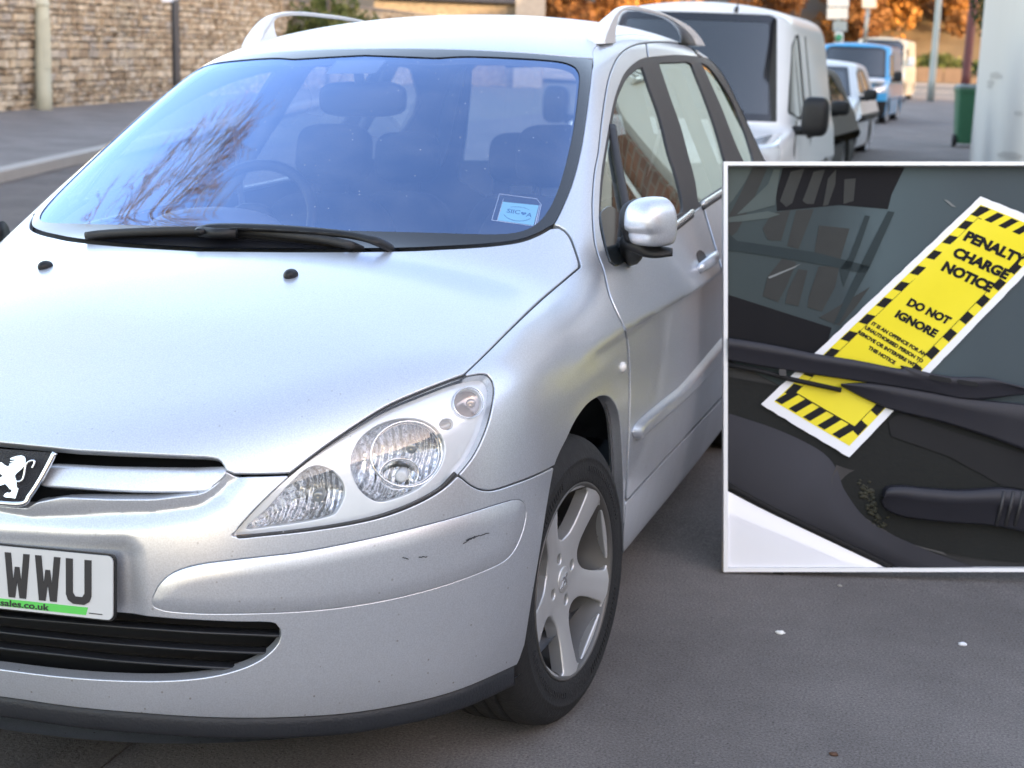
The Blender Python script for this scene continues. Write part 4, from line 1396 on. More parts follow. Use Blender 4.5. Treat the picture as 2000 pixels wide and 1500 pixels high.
def paper_text(body, cx, cy, w, h, nm='permit_print', bold=.02):
    V, F = text_mesh(body, width=w, height=h, extrude=0, bold=bold)
    uv = O_ + (cx + V[:, :1]) * X_ + (cy + V[:, 1:2]) * Y_
    return hit(uv, -.0052), F


tx = MB()
for bd, cx, cy, w, h in (('SIIC', .36, .56, .36, .22), ('A', .80, .50, .16, .22)):
    V, F = paper_text(bd, cx, cy, w, h); tx.add(V, F)
hp = np.array([(0, -.09), (.07, .0), (.075, .05), (.05, .08), (.02, .08), (0, .05), (-.02, .08), (-.05, .08), (-.075, .05), (-.07, 0)])
uv = O_ + (.64 + hp[:, :1]) * X_ + (.52 + hp[:, 1:]) * Y_
tx.add(hit(uv, -.0052), [tuple(range(10))])
arc = np.array([(.5 + .40 * math.cos(a), .5 + .40 * math.sin(a)) for a in np.linspace(math.radians(200), math.radians(335), 16)])
tx.tube(hit(O_ + arc[:, :1] * X_ + arc[:, 1:] * Y_, -.0052), .0006, 5)
arc = np.array([(.5 + .40 * math.cos(a), .5 + .34 * math.sin(a)) for a in np.linspace(math.radians(50), math.radians(130), 10)])
tx.tube(hit(O_ + arc[:, :1] * X_ + arc[:, 1:] * Y_, -.0052), .0005, 5)
tx.build('permit_print', simple('blue_print', (.03, .18, .38), .6, vary=.1), pk)
# ---------------------------------------------------------------- ground: pavement, road, kerbs
SL = .0085                                                    # the street rises gently


def gz(y):
    y = np.asarray(y, float)
    return SL * np.maximum(0, y - 2) + .010 * np.maximum(0, y - 72)


def kx(y): return .036 - .0262 * (np.asarray(y, float) - .3)  # kerb line


def asphalt(name, base, var, speck=.5, scale=1.0, warm=0.0, rough=.85, patch=.25):
    m, t, b = mat_new(name)
    setp(b, rough=rough, spec=.22)
    tc = t.nodes.new('ShaderNodeTexCoord')

    def noise(s, d=4, r=.6):
        n = t.nodes.new('ShaderNodeTexNoise'); n.inputs['Scale'].default_value = s; n.inputs['Detail'].default_value = d; n.inputs['Roughness'].default_value = r
        t.links.new(tc.outputs['Object'], n.inputs['Vector']); return n
    n1, n2, n3 = noise(170 * scale, 5, .8), noise(1.3, 8, .7), noise(60 * scale, 5)
    v = t.nodes.new('ShaderNodeTexVoronoi'); v.inputs['Scale'].default_value = 120 * scale
    t.links.new(tc.outputs['Object'], v.inputs['Vector'])
    dk = [c * (1 - var) for c in base]; lt = [c * (1 + var) for c in base]
    r1 = ramp(t, n1.outputs['Fac'], [(.3, dk), (.7, lt)])
    r2 = ramp(t, n2.outputs['Fac'], [(.3, (1 - patch,) * 3), (.7, (1 + patch,) * 3)])
    mu = t.nodes.new('ShaderNodeMix'); mu.data_type = 'RGBA'; mu.blend_type = 'MULTIPLY'; mu.inputs[0].default_value = 1
    t.links.new(r1.outputs[0], mu.inputs[6]); t.links.new(r2.outputs[0], mu.inputs[7])
    # sparse pale chippings
    rs = ramp(t, v.outputs['Color'], [(.93, (0, 0, 0)), (.985, (speck,) * 3)])
    mx = t.nodes.new('ShaderNodeMix'); mx.data_type = 'RGBA'; mx.inputs[7].default_value = (.30, .28, .26, 1)
    t.links.new(rs.outputs[0], mx.inputs[0]); t.links.new(mu.outputs[2], mx.inputs[6])
    # worn pale blotches
    n4 = noise(11, 3, .5); r4 = ramp(t, n4.outputs['Fac'], [(.70, (0, 0, 0)), (.80, (.35,) * 3)])
    m2 = t.nodes.new('ShaderNodeMix'); m2.data_type = 'RGBA'; m2.inputs[7].default_value = (.17, .165, .16, 1)
    t.links.new(r4.outputs[0], m2.inputs[0]); t.links.new(mx.outputs[2], m2.inputs[6])
    # dark grit and small pits
    v3 = t.nodes.new('ShaderNodeTexVoronoi'); v3.inputs['Scale'].default_value = 38 * scale; t.links.new(tc.outputs['Object'], v3.inputs['Vector'])
    r5 = ramp(t, v3.outputs['Distance'], [(.05, (.8,) * 3), (.11, (0, 0, 0))]); g5 = t.nodes.new('ShaderNodeMath'); g5.operation = 'GREATER_THAN'; g5.inputs[1].default_value = .62
    t.links.new(v3.outputs['Color'], g5.inputs[0]); m5 = t.nodes.new('ShaderNodeMath'); m5.operation = 'MULTIPLY'; t.links.new(r5.outputs[0], m5.inputs[0]); t.links.new(g5.outputs[0], m5.inputs[1])
    m6 = t.nodes.new('ShaderNodeMix'); m6.data_type = 'RGBA'; m6.inputs[7].default_value = (.03, .027, .025, 1)
    t.links.new(m5.outputs[0], m6.inputs[0]); t.links.new(m2.outputs[2], m6.inputs[6])
    t.links.new(m6.outputs[2], b.inputs['Base Color'])
    ad = t.nodes.new('ShaderNodeMath'); ad.operation = 'ADD'
    t.links.new(n1.outputs['Fac'], ad.inputs[0]); t.links.new(n3.outputs['Fac'], ad.inputs[1])
    bp = t.nodes.new('ShaderNodeBump'); bp.inputs['Strength'].default_value = .8; bp.inputs['Distance'].default_value = .005
    t.links.new(ad.outputs[0], bp.inputs['Height']); t.links.new(bp.outputs[0], b.inputs['Normal'])
    return m


M_pave = asphalt('pavement_asphalt', (.185, .168, .158), .65, .55)
M_road = asphalt('road_asphalt', (.125, .112, .105), .6, .6, .7)
M_pave2 = asphalt('far_pavement_asphalt', (.19, .18, .175), .3, .5)


def sheet(name, xa, xb, ys, dz, mat, nx=2, kind='structure'):
    V = []; F = []
    for y in ys:
        a = xa(y) if callable(xa) else xa; b_ = xb(y) if callable(xb) else xb
        for i in range(nx):
            V.append((a + (b_ - a) * i / (nx - 1), y, float(gz(y)) + (dz(y) if callable(dz) else dz)))
    for j in range(len(ys) - 1):
        for i in range(nx - 1):
            k = j * nx + i
            F.append((k, k + 1, k + nx + 1, k + nx))
    o = mesh_np(name, V, F, None, mat, False)
    return tag(o, kind=kind)


ys_ = [-30, -10, 0, 1, 2, 3, 5, 10, 20, 30, 40, 50, 57, 62, 66, 72, 78, 84, 92, 120, 300, 900, 2500]
sheet('ground', -1500, 1500, ys_, -.16, simple('bare_ground', (.10, .09, .06), .95, vary=.4, scale=.8), 2)
sheet('road', lambda y: -8.3, lambda y: float(kx(y)) + .0, [y for y in ys_ if y <= 66], -.075, M_road)
sheet('pavement', lambda y: float(kx(y)) + .0, lambda y: 9.0, [y for y in ys_ if y <= 66], 0.0, M_pave)
# near kerb: a dropped asphalt lip close by, granite further up the street
mk = MB()
yk = [-12, -4, 0, 2, 4, 8, 14, 20, 30, 40, 50, 66]
for a, b_ in zip(yk[:-1], yk[1:]):
    n_ = max(1, int((b_ - a) / .92)) if a >= 8 else 1
    for i in range(n_):
        y0 = a + (b_ - a) * i / n_ + (.004 if n_ > 1 else 0); y1 = a + (b_ - a) * (i + 1) / n_ - (.004 if n_ > 1 else 0)
        w_ = .13
        V = []
        for y in (y0, y1):
            x = float(kx(y)); z = float(gz(y))
            V += [(x - w_, y, z - .15), (x - w_, y, z - .012), (x - w_ + .015, y, z + .003), (x - .002, y, z + .003), (x - .002, y, z - .15)]
        mk.add(V, [(0, 1, 6, 5), (1, 2, 7, 6), (2, 3, 8, 7), (3, 4, 9, 8), (4, 3, 2, 1, 0), (5, 6, 7, 8, 9)])
mk.m = [1 if mk.V[f[0]][1] >= 7.9 else 0 for f in mk.F]
tag(mk.build('kerb', mats=[M_road, asphalt('kerb_stone', (.17, .16, .15), .25, .4, .5)]), kind='structure')
# opposite kerb and pavement
kl = [wat(12, 340, n=np.array([0, -SL, 1.0]), p=(0, 2, 0)), wat(90, 322, n=np.array([0, -SL, 1.0]), p=(0, 2, 0))]
kd = (kl[1] - kl[0]); kd /= np.linalg.norm(kd[:2]); kn = np.array([-kd[1], kd[0], 0])
if kn[0] > 0: kn = -kn
V = []; 
for s_ in (-14, -6, 0, 6, 14, 30, 55):
    p = kl[0] + kd * s_; z = float(gz(p[1]))
    for o_, dz in ((-.0, -.09), (.0, .03), (.02, .045), (.15, .045)):
        q = p + kn * o_; V.append((q[0], q[1], z + dz))
F = [(i * 4 + j, i * 4 + j + 1, i * 4 + 5 + j, i * 4 + 4 + j) for i in range(6) for j in range(3)]
tag(mesh_np('far_kerb', V, F, None, simple('pale_kerb_stone', (.33, .32, .30), .8, vary=.15, scale=3), False), kind='structure')
V = []
for s_ in (-14, -6, 0, 6, 14, 30, 55):
    p = kl[0] + kd * s_; z = float(gz(p[1]))
    for o_ in (.15, 4, 25):
        q = p + kn * o_; V.append((q[0], q[1], z + .041 + .012 * min(o_, 8)))
tag(mesh_np('far_pavement', V, [(i * 3 + j, i * 3 + j + 1, i * 3 + 4 + j, i * 3 + 3 + j) for i in range(6) for j in range(2)], None, M_pave2, False), kind='structure')
# the cross road and verge at the end of the street
yx = [66, 69, 72, 75, 80, 84]
sheet('cross_road', -60, 60, yx[:6], .004, asphalt('far_asphalt', (.16, .155, .15), .3, .3))
sheet('far_footway', -60, 60, [84, 86, 88], .03, simple('pale_footway', (.34, .31, .28), .9, vary=.15))
sheet('grass_verge', -120, 90, [88, 92, 100, 106, 116, 130, 150, 200], (lambda y: .05 + max(0, y - 100) * .42 - max(0, y - 150) * .40), simple('verge_grass', (.13, .095, .05), .95, vary=.6, scale=.6))
m = MB()
for k in range(-12, 13): m.box((k * 4.2 - 1.5, 74.2, float(gz(74.2)) + .012), (2.6, .12, .006))
tag(m.build('road_marking', simple('road_paint', (.75, .74, .70), .7)), kind='structure')
# scraps on the pavement
def scrap(u, v, r, lab, col, fl=.4, seed=0):
    rr_ = random.Random(seed); p = wat(u, v, z=0.0)
    V, F = superell((0, 0, 0), (r, r * .7, r * fl), 1.0, 12, 8)
    V = V * np.array([[1 + rr_.uniform(-.25, .25)] for _ in V])
    o = MB().add(V + p + [0, 0, r * fl * .6], F, True).build('scrap', simple('scrap_' + str(seed), col, .7, vary=.1))
    tag(o, lab, 'litter', 'scraps on the pavement')


scrap(1523, 1237, .0125, 'longer white scrap on the asphalt below the inset picture', (.8, .79, .76), .35, 1)
scrap(1880, 1260, .010, 'small roundish white scrap on the asphalt further from the wheel', (.8, .8, .84), .5, 2)
scrap(1628, 1475, .009, 'brown scrap lying on the asphalt nearest the camera', (.10, .05, .03), .5, 3)
scrap(1640, 1145, .007, 'dull grey scrap on the asphalt just under the inset picture edge', (.35, .33, .30), .4, 4)
# ---------------------------------------------------------------- walls, houses and street furniture
def brick_mat(name, c1, c2, mortar, sx=.225, sz=.075):
    m, t, b = mat_new(name); setp(b, rough=.9, spec=.2)
    tc = t.nodes.new('ShaderNodeTexCoord'); se = t.nodes.new('ShaderNodeSeparateXYZ'); cb = t.nodes.new('ShaderNodeCombineXYZ')
    ad = t.nodes.new('ShaderNodeMath'); ad.operation = 'ADD'
    t.links.new(tc.outputs['Object'], se.inputs[0]); t.links.new(se.outputs[0], ad.inputs[0]); t.links.new(se.outputs[1], ad.inputs[1])
    t.links.new(ad.outputs[0], cb.inputs[0]); t.links.new(se.outputs[2], cb.inputs[1])
    br = t.nodes.new('ShaderNodeTexBrick'); br.inputs['Scale'].default_value = 1
    br.inputs['Brick Width'].default_value = sx; br.inputs['Row Height'].default_value = sz; br.inputs['Mortar Size'].default_value = .008
    br.inputs['Color1'].default_value = (*c1, 1); br.inputs['Color2'].default_value = (*c2, 1); br.inputs['Mortar'].default_value = (*mortar, 1)
    t.links.new(cb.outputs[0], br.inputs['Vector'])
    no = t.nodes.new('ShaderNodeTexNoise'); no.inputs['Scale'].default_value = 2.5; no.inputs['Detail'].default_value = 8
    t.links.new(tc.outputs['Object'], no.inputs['Vector'])
    r = ramp(t, no.outputs['Fac'], [(.3, (.7, .7, .7)), (.7, (1.15, 1.15, 1.15))])
    mu = t.nodes.new('ShaderNodeMix'); mu.data_type = 'RGBA'; mu.blend_type = 'MULTIPLY'; mu.inputs[0].default_value = 1
    t.links.new(br.outputs[0], mu.inputs[6]); t.links.new(r.outputs[0], mu.inputs[7]); t.links.new(mu.outputs[2], b.inputs['Base Color'])
    bp = t.nodes.new('ShaderNodeBump'); bp.inputs['Distance'].default_value = .006
    t.links.new(br.outputs['Fac'], bp.inputs['Height']); bp.invert = True; t.links.new(bp.outputs[0], b.inputs['Normal'])
    return m


M_brick = brick_mat('brown_brick', (.20, .10, .065), (.13, .07, .05), (.20, .17, .14))
M_render = simple('white_render', (.54, .52, .48), .9, vary=.03, scale=1.4, bump=.06, bscale=60)
M_tile = simple('roof_tile', (.10, .07, .06), .85, vary=.3, scale=6, bump=.4, bscale=12)
M_frame = simple('white_window_frame', (.72, .72, .70), .4)
M_pane = glass_mat('house_window_glass', tint=(.08, .09, .10), refl=(.9, .95, 1), r0=.10, r1=1)
M_soot = simple('stained_render', (.38, .36, .33), .95, vary=.4, scale=9)

SD = np.array([-.040, 1.0, SL]); SD /= np.linalg.norm(SD)
FACE = np.array([1.274, 22.528])                              # far corner of the white house on the pavement


def fx(y): return FACE[0] + .040 * (FACE[1] - y)


xw, yw = fx(8.8) + .06, 8.8
bw = MB(); bw.box(((xw + 8.0) / 2, yw, 1.45), (8.0 - xw, .24, 3.0))
bwall = tag(bw.build('brick_wall', M_brick), 'tall brown brick wall across the yard, up against the white house', 'wall')
cp = MB()
for i in range(11): cp.box((xw + .28 + i * .56, yw, 2.985), (.55, .32, .065))
cp.build('coping', simple('coping_stone', (.33, .31, .28), .9, vary=.2), bwall)
lw0 = MB(); lw0.add([(fx(3) + q, 3.0, z) for q in (0, .22) for z in (-.1, .7)] + [(fx(8.6) + q, 8.6, z) for q in (0, .22) for z in (-.1, .75)], [(0, 1, 3, 2), (4, 6, 7, 5), (0, 4, 5, 1), (2, 3, 7, 6), (1, 5, 7, 3)])
tag(lw0.build('garden_wall', M_brick), 'low brown brick garden wall beside the pavement', 'wall')


def house(name, label, x0f, y0, y1, dep, h, mat, wins, rise=2.6, category='house', lean=0.0, group=None):
    o = empty(name, (x0f(y0), y0, 0), label=label, cat=category, group=group)
    ox, oy = x0f(y0), y0
    W = MB(); a, b_ = x0f(y0) - ox, x0f(y1) - ox
    ln = lambda z: lean * z
    z0 = float(gz(y0)) - .2
    W.add([(a, 0, z0), (b_, y1 - y0, z0), (b_ + ln(h), y1 - y0, h), (a + ln(h), 0, h), (a + dep, 0, z0), (b_ + dep, y1 - y0, z0), (b_ + dep, y1 - y0, h), (a + dep, 0, h), (a + dep / 2, 0, h + rise), (b_ + dep / 2, y1 - y0, h + rise)],
          [(0, 1, 2, 3), (5, 4, 7, 6), (4, 0, 3, 8, 7), (1, 5, 6, 9, 2)])
    W.build('wall', mat, o)
    R_ = MB(); e = .3; t_ = .12
    for s in (0, 1):
        xe = (a - e) if s == 0 else (a + dep + e); xe2 = (b_ - e) if s == 0 else (b_ + dep + e)
        ze = h - e * rise / (dep / 2)
        P = [(xe, -.2, ze), (xe2, y1 - y0 + .2, ze), (b_ + dep / 2, y1 - y0 + .2, h + rise), (a + dep / 2, -.2, h + rise)]
        R_.add(P + [(x, y, z + t_) for x, y, z in P], [(0, 1, 2, 3), (4, 5, 6, 7), (0, 1, 5, 4), (1, 2, 6, 5), (2, 3, 7, 6), (3, 0, 4, 7)])
    rf = R_.build('roof', M_tile, o)
    ch = MB(); ch.box((a + dep / 2, 1.2, h + rise + .6), (.9, .6, 1.6)); ch.build('chimney', M_brick, rf)
    for (yc, zc, w, hh) in wins:
        yy = yc - y0; xx = (a + (b_ - a) * yy / (y1 - y0)) + ln(zc)
        fr = MB()
        for (dy, dz, sy, sz) in ((0, hh / 2, w, .07), (0, -hh / 2, w, .07), (w / 2, 0, .07, hh), (-w / 2, 0, .07, hh), (0, 0, .05, hh)):
            fr.box((xx - .015, yy + dy, zc + dz), (.09, sy + .07, sz))
        f_ = fr.build('window', M_frame, o)
        MB().box((xx - .008, yy, zc), (.03, w, hh)).build('pane', M_pane, f_)
    return o


wh = house('rendered_house', 'white rendered house standing straight on the pavement at the right edge', fx, 9.05, FACE[1], 6.0, 5.2, M_render, [(11.5, 3.6, 1.0, 1.3), (15.5, 3.6, 1.0, 1.3), (19.5, 3.6, 1.0, 1.3)])
# dirty patches low on the render
st = MB(); rs_ = random.Random(4)
for (u, v, ru, rv) in ((1972, 304, 26, 7), (1945, 148, 12, 7), (1990, 222, 9, 4), (1935, 165, 6, 9)):
    p = ell(u, v, ru, rv, .1, 18) + np.array([[rs_.uniform(-2.5, 2.5), rs_.uniform(-1.5, 1.5)] for _ in range(18)])
    n_ = np.array([1.0, .040, 0])
    q = np.array([wat(a, b_, n=n_, p=(FACE[0], FACE[1], 0)) for a, b_ in p]); q[:, 0] -= .003
    st.add(q - np.array([fx(9.05), 9.05, 0]), [tuple(range(18))])
st.build('wall_stain', M_soot, wh)
dp = MB(); dp.tube([(xw + .42, 8.62, 0), (xw + .42, 8.62, 2.94)], .045, 12)
tag(dp.build('downpipe', simple('pale_downpipe', (.55, .55, .52), .5)), 'pale grey drainpipe standing against the tall brown brick wall', 'pipe')
# terrace added out of view: keeps the low sun off the street
for i, (a, b_, mt, lb) in enumerate(((-46, -7.2, M_render, 'long pale rendered house added unseen behind the camera to block the sun'), (-7, 1.5, M_brick, 'unseen brown brick house added beyond the near garden to block the sun'), (1.7, 10.5, M_render, 'unseen pale rendered house added behind the brick garden wall to block the sun'), (10.7, 22.7, M_render, 'unseen pale rendered house added behind the white house to block the sun'), (22.9, 31, M_brick, 'unseen brown brick house added past the white rendered house to block the sun'), (31.2, 40, M_render, 'unseen cream rendered house added in the far terrace to block the sun'), (40.2, 50, M_brick, 'unseen brick house added at the terrace end to block the sun'))):
    house('sun_block_house', lb, (lambda y, a=a: 18.0), a, b_, 8.0, 8.4, mt, [(a + 2.2, 4.6, 1.1, 1.4), (b_ - 2.2, 4.6, 1.1, 1.4), (a + 2.2, 1.9, 1.3, 1.5)], 3.6, group='added houses out of view that block the low sun')

# wheelie bin
def lean_post(base, topuv, depth):                             # a post between two image rows, standing upright enough
    return base


gnd = lambda u, v, dz=0.0: wat(u, v, n=np.array([0, -SL, 1.0]), p=(0, 2, dz))
bp_ = gnd(1891, 287)
b0 = empty('wheelie_bin', tuple(bp_), label='green wheelie bin with a grey lid standing at the corner of the white house', cat='bin')
M_bin = simple('green_bin_plastic', (.022, .115, .055), .5, vary=.15)
body = MB()
P0 = rrect(.46, .52, .05); P1 = rrect(.56, .66, .05); n_ = len(P0)
V = [(x, y, .06) for x, y in P0] + [(x, y, .92) for x, y in P1] + [(x * 1.05, y * 1.05, .93) for x, y in P1] + [(x * 1.05, y * 1.05, .99) for x, y in P1]
body.add(V, [tuple(range(n_))[::-1]] + [(k * n_ + i, k * n_ + (i + 1) % n_, (k + 1) * n_ + (i + 1) % n_, (k + 1) * n_ + i) for k in range(3) for i in range(n_)] + [tuple(range(3 * n_, 4 * n_))])
body.build('bin_body', M_bin, b0)
ld = MB(); V = [(x * 1.09, y * 1.07, .992) for x, y in P1] + [(x * 1.06, y * 1.04, 1.03) for x, y in P1] + [(x * .8, y * .8, 1.06) for x, y in P1]
ld.add(V, [tuple(range(n_))[::-1]] + [(k * n_ + i, k * n_ + (i + 1) % n_, (k + 1) * n_ + (i + 1) % n_, (k + 1) * n_ + i) for k in range(2) for i in range(n_)] + [tuple(range(2 * n_, 3 * n_))])
ld.tube([(-.25, .37, .98), (.25, .37, .98)], .018, 8)
ld.build('lid', simple('grey_green_lid', (.12, .16, .15), .5), b0)
for s in (-.27, .27):
    MB().lathe([(.02, -.03), (.105, -.03), (.11, 0), (.105, .03), (.02, .03)], 24, (s, -.16, .108), [[0, 0, 1], [1, 0, 0], [0, 1, 0]]).build('bin_wheel', M_tyre, b0)
b0.rotation_euler = (0, 0, .15)


def post(name, label, catg, base, top, r0, r1, mat, parts=None):
    o = empty(name, tuple(base), label=label, cat=catg)
    d = np.array(top) - np.array(base); n_ = 9
    m = MB(); m.tube([d * k / (n_ - 1) for k in range(n_)], np.linspace(r0, r1, n_), 16); m.build('pole', mat, o)
    return o


def up_to(base, u, v):                                         # the point of the vertical picture line at the base's depth
    dep = (base - WCAM) @ WF
    return wat(u, v, depth=dep)


M_pale = simple('pale_concrete_post', (.42, .44, .36), .85, vary=.18, scale=2.5, bump=.2, bscale=40)
M_galv = simple('galvanised_steel', (.30, .33, .31), .5, .4, vary=.15, scale=4)
M_blackp = simple('black_painted_steel', (.025, .025, .028), .45, vary=.1)
pb = gnd(87, 227, -.02); pt = up_to(pb, 76, -220)
lp1 = post('lamp_post', 'pale concrete lamp post with an inspection door in front of the stone wall', 'lamp post', pb, pt, .135, .10, M_pale)
dv = (pt - pb) / np.linalg.norm(pt - pb)
sec = MB(); a0, a1 = up_to(pb, 80, 14) - pb, up_to(pb, 79, -6) - pb
sec.tube([a0, a0 * .97 + a1 * .03, a1], [.15, .15, .125], 16); sec.build('collar', M_pale, lp1)
fwd = WCAM - pb; fwd[2] = 0; fwd /= np.linalg.norm(fwd); sid = np.array([-fwd[1], fwd[0], 0])
dz0, dz1 = up_to(pb, 90, 135) - pb, up_to(pb, 88, 35) - pb
dr_ = MB().prism(rrect(.11, np.linalg.norm(dz1 - dz0), .05), .012, (dz0 + dz1) / 2 + fwd * .115 + sid * .03, np.stack([sid, dv, fwd], 1)); dr_.build('inspection_door', M_pale, lp1)
pb = gnd(346, 192); pb = wat(346, 198, depth=29.0); pt = up_to(pb, 338, -160)
sp_ = post('sign_post', 'thin black post carrying a small pale sign before the stone wall', 'sign post', pb, pt, .075, .075, M_blackp)
sg = up_to(pb, 330, 0) - pb
MB().prism(rrect(.28, .34, .03), .012, sg + fwd * .09 + np.array([0, 0, .13]), np.stack([sid, [0, 0, 1], fwd], 1)).build('sign_plate', simple('pale_sign', (.62, .68, .76), .4), sp_)
pb = gnd(1817, 197); pb = wat(1817, 197, depth=46.0); pt = up_to(pb, 1846, -140)
post('lamp_post', 'slim grey-green lamp post rising from the far pavement behind the bin', 'lamp post', pb, pt, .11, .075, M_galv)
pb = wat(1884, 175, depth=52.0); pt = up_to(pb, 1908, -60)
post('pole', 'dark red painted pole beside the ivy at the far house corner', 'pole', pb, pt, .15, .14, simple('dark_red_paint', (.10, .022, .02), .6, vary=.2))


def sign(name, label, posts, boards, depth, catg='sign'):
    b0_ = wat(*posts[0], depth=depth); o = empty(name, tuple(b0_), label=label, cat=catg)
    m = MB(); m.tube([b0_ - b0_, wat(*posts[1], depth=depth) - b0_], .05 * depth / 40, 10); m.build('pole', M_galv, o)
    for (u0, v0, u1, v1, col, nm) in boards:
        c = [wat(u, v, depth=depth - .15) - b0_ for u, v in ((u0, v1), (u1, v1), (u1, v0), (u0, v0))]
        V = c + [p + np.array([0, .03, 0]) for p in c]
        MB().add(V, [(0, 1, 2, 3), (7, 6, 5, 4), (0, 4, 5, 1), (1, 5, 6, 2), (2, 6, 7, 3), (3, 7, 4, 0)]).build(nm, simple('sign_' + nm, col, .45, vary=.06), o)
    return o


sign('direction_sign', 'stack of cream and grey direction boards behind the white van', ((1637, 90), (1636, -30)), [(1616, -12, 1658, 13, (.72, .70, .60), 'sign_board'), (1615, 15, 1656, 37, (.74, .70, .58), 'sign_board'), (1627, 41, 1654, 61, (.28, .32, .30), 'sign_board')], 48.0)
sign('street_sign', 'single cream board on a thin pole above the blue van', ((1688, 90), (1697, 0)), [(1684, -14, 1711, 15, (.78, .70, .50), 'sign_board')], 55.0)
sgn_ = sign('traffic_light', 'small signal head with a green disc beside the white van roof', ((1638, 100), (1637, 55)), [(1631, 63, 1647, 83, (.60, .64, .62), 'signal_board')], 44.0, 'signal')
c = wat(1638.5, 73.5, depth=43.6) - np.array(sgn_.location)
MB().lathe([(.0005, .03), (.085, .03), (.10, .02), (.10, -.06)], 24, c, np.stack([WR, WU, -WF], 1)).build('signal_lens', simple('green_lens', (.02, .22, .10), .25, vary=.1), sgn_)
# stone wall on the left: courses of rubble built stone by stone
M_stone, t_, b_ = mat_new('rubble_stone'); setp(b_, rough=.92, spec=.15)
at_ = t_.nodes.new('ShaderNodeAttribute'); at_.attribute_name = 'stone'
tc = t_.nodes.new('ShaderNodeTexCoord'); no = t_.nodes.new('ShaderNodeTexNoise'); no.inputs['Scale'].default_value = 7; no.inputs['Detail'].default_value = 8
t_.links.new(tc.outputs['Object'], no.inputs['Vector'])
r1 = ramp(t_, at_.outputs['Fac'], [(0, (.28, .23, .17)), (.25, (.42, .35, .26)), (.5, (.48, .42, .32)), (.75, (.56, .51, .42)), (1, (.36, .34, .31))])
r2 = ramp(t_, no.outputs['Fac'], [(.3, (.65, .65, .65)), (.7, (1.15, 1.12, 1.08))])
mu = t_.nodes.new('ShaderNodeMix'); mu.data_type = 'RGBA'; mu.blend_type = 'MULTIPLY'; mu.inputs[0].default_value = 1
t_.links.new(r1.outputs[0], mu.inputs[6]); t_.links.new(r2.outputs[0], mu.inputs[7]); t_.links.new(mu.outputs[2], b_.inputs['Base Color'])
bp = t_.nodes.new('ShaderNodeBump'); bp.inputs['Strength'].default_value = .6; bp.inputs['Distance'].default_value = .03
t_.links.new(no.outputs['Fac'], bp.inputs['Height']); t_.links.new(bp.outputs[0], b_.inputs['Normal'])
wa, wb_ = gnd(20, 229, -.02), gnd(250, 209, -.02)
wd_ = (wb_ - wa); wd_[2] = 0; wl = np.linalg.norm(wd_); wd_ /= wl
wn_ = np.array([wd_[1], -wd_[0], 0])
if wn_ @ (WCAM - wa) < 0: wn_ = -wn_
wallo = empty('stone_wall', tuple(wa), label='dry stone wall of honey coloured rubble across the road at the left', cat='wall')
rs_ = random.Random(11)
V = []; F = []; val = []
s_min, s_max = -9.0, 56.0
z = -.05; H = 2.35
row = 0
while z < H:
    hrow = rs_.uniform(.06, .13) if rs_.random() < .8 else rs_.uniform(.13, .19)
    if z + hrow > H: hrow = H - z
    s = s_min - rs_.uniform(0, .3)
    while s < s_max:
        wst = hrow * rs_.uniform(1.0, 3.2)
        vv = rs_.random(); ins = rs_.uniform(-.02, .045); g = .010
        k = len(V)
        a, b2, c0, c1 = s + g, s + wst - g, z + g, z + hrow - g
        j = lambda q: rs_.uniform(-q, q)
        fr_ = [(a + j(.02), c0 + j(.012)), (b2 + j(.02), c0 + j(.012)), (b2 + j(.02), c1 + j(.012)), (a + j(.02), c1 + j(.012))]
        bv = min(.03, hrow * .25)
        ctr_ = ((a + b2) / 2, (c0 + c1) / 2)
        for (q, w_) in fr_: V.append((q, w_, -.10))
        for (q, w_) in fr_: V.append((q, w_, ins - bv * .6))
        for (q, w_) in fr_: V.append((q + math.copysign(bv, ctr_[0] - q), w_ + math.copysign(bv * .7, ctr_[1] - w_), ins + j(.012)))
        for i in range(4):
            i2 = (i + 1) % 4
            F += [(k + i, k + i2, k + 4 + i2, k + 4 + i), (k + 4 + i, k + 4 + i2, k + 8 + i2, k + 8 + i)]
        F.append((k + 8, k + 9, k + 10, k + 11))
        val += [vv] * 12
        s += wst
    z += hrow; row += 1
slope = SL * wd_[1]
P = np.array([wd_ * q + np.array([0, 0, zz + float(gz(wa[1] + wd_[1] * q) - gz(wa[1]))]) + wn_ * dd for q, zz, dd in V])
so = mesh_np('wall_face', P, F, wallo, M_stone, False)
at2 = so.data.attributes.new('stone', 'FLOAT', 'POINT'); at2.data.foreach_set('value', np.array(val, np.float32))
core = MB(); 
q0, q1 = wd_ * s_min, wd_ * s_max; zo = lambda q: float(gz(wa[1] + wd_[1] * q) - gz(wa[1]))
bk_ = -wn_ * .45; fr0 = -wn_ * .03
core.add([q0 + fr0 + [0, 0, -.3], q1 + fr0 + [0, 0, -.3 + zo(s_max)], q1 + fr0 + [0, 0, H + zo(s_max)], q0 + fr0 + [0, 0, H], q0 + bk_ + [0, 0, -.3], q1 + bk_ + [0, 0, -.3], q1 + bk_ + [0, 0, H + zo(s_max)], q0 + bk_ + [0, 0, H]],
         [(0, 1, 2, 3), (5, 4, 7, 6), (3, 2, 6, 7), (4, 0, 3, 7), (1, 5, 6, 2)])
core.build('wall_core', simple('dark_mortar', (.085, .07, .055), .95, vary=.3), wallo)
cpm = MB(); s = s_min
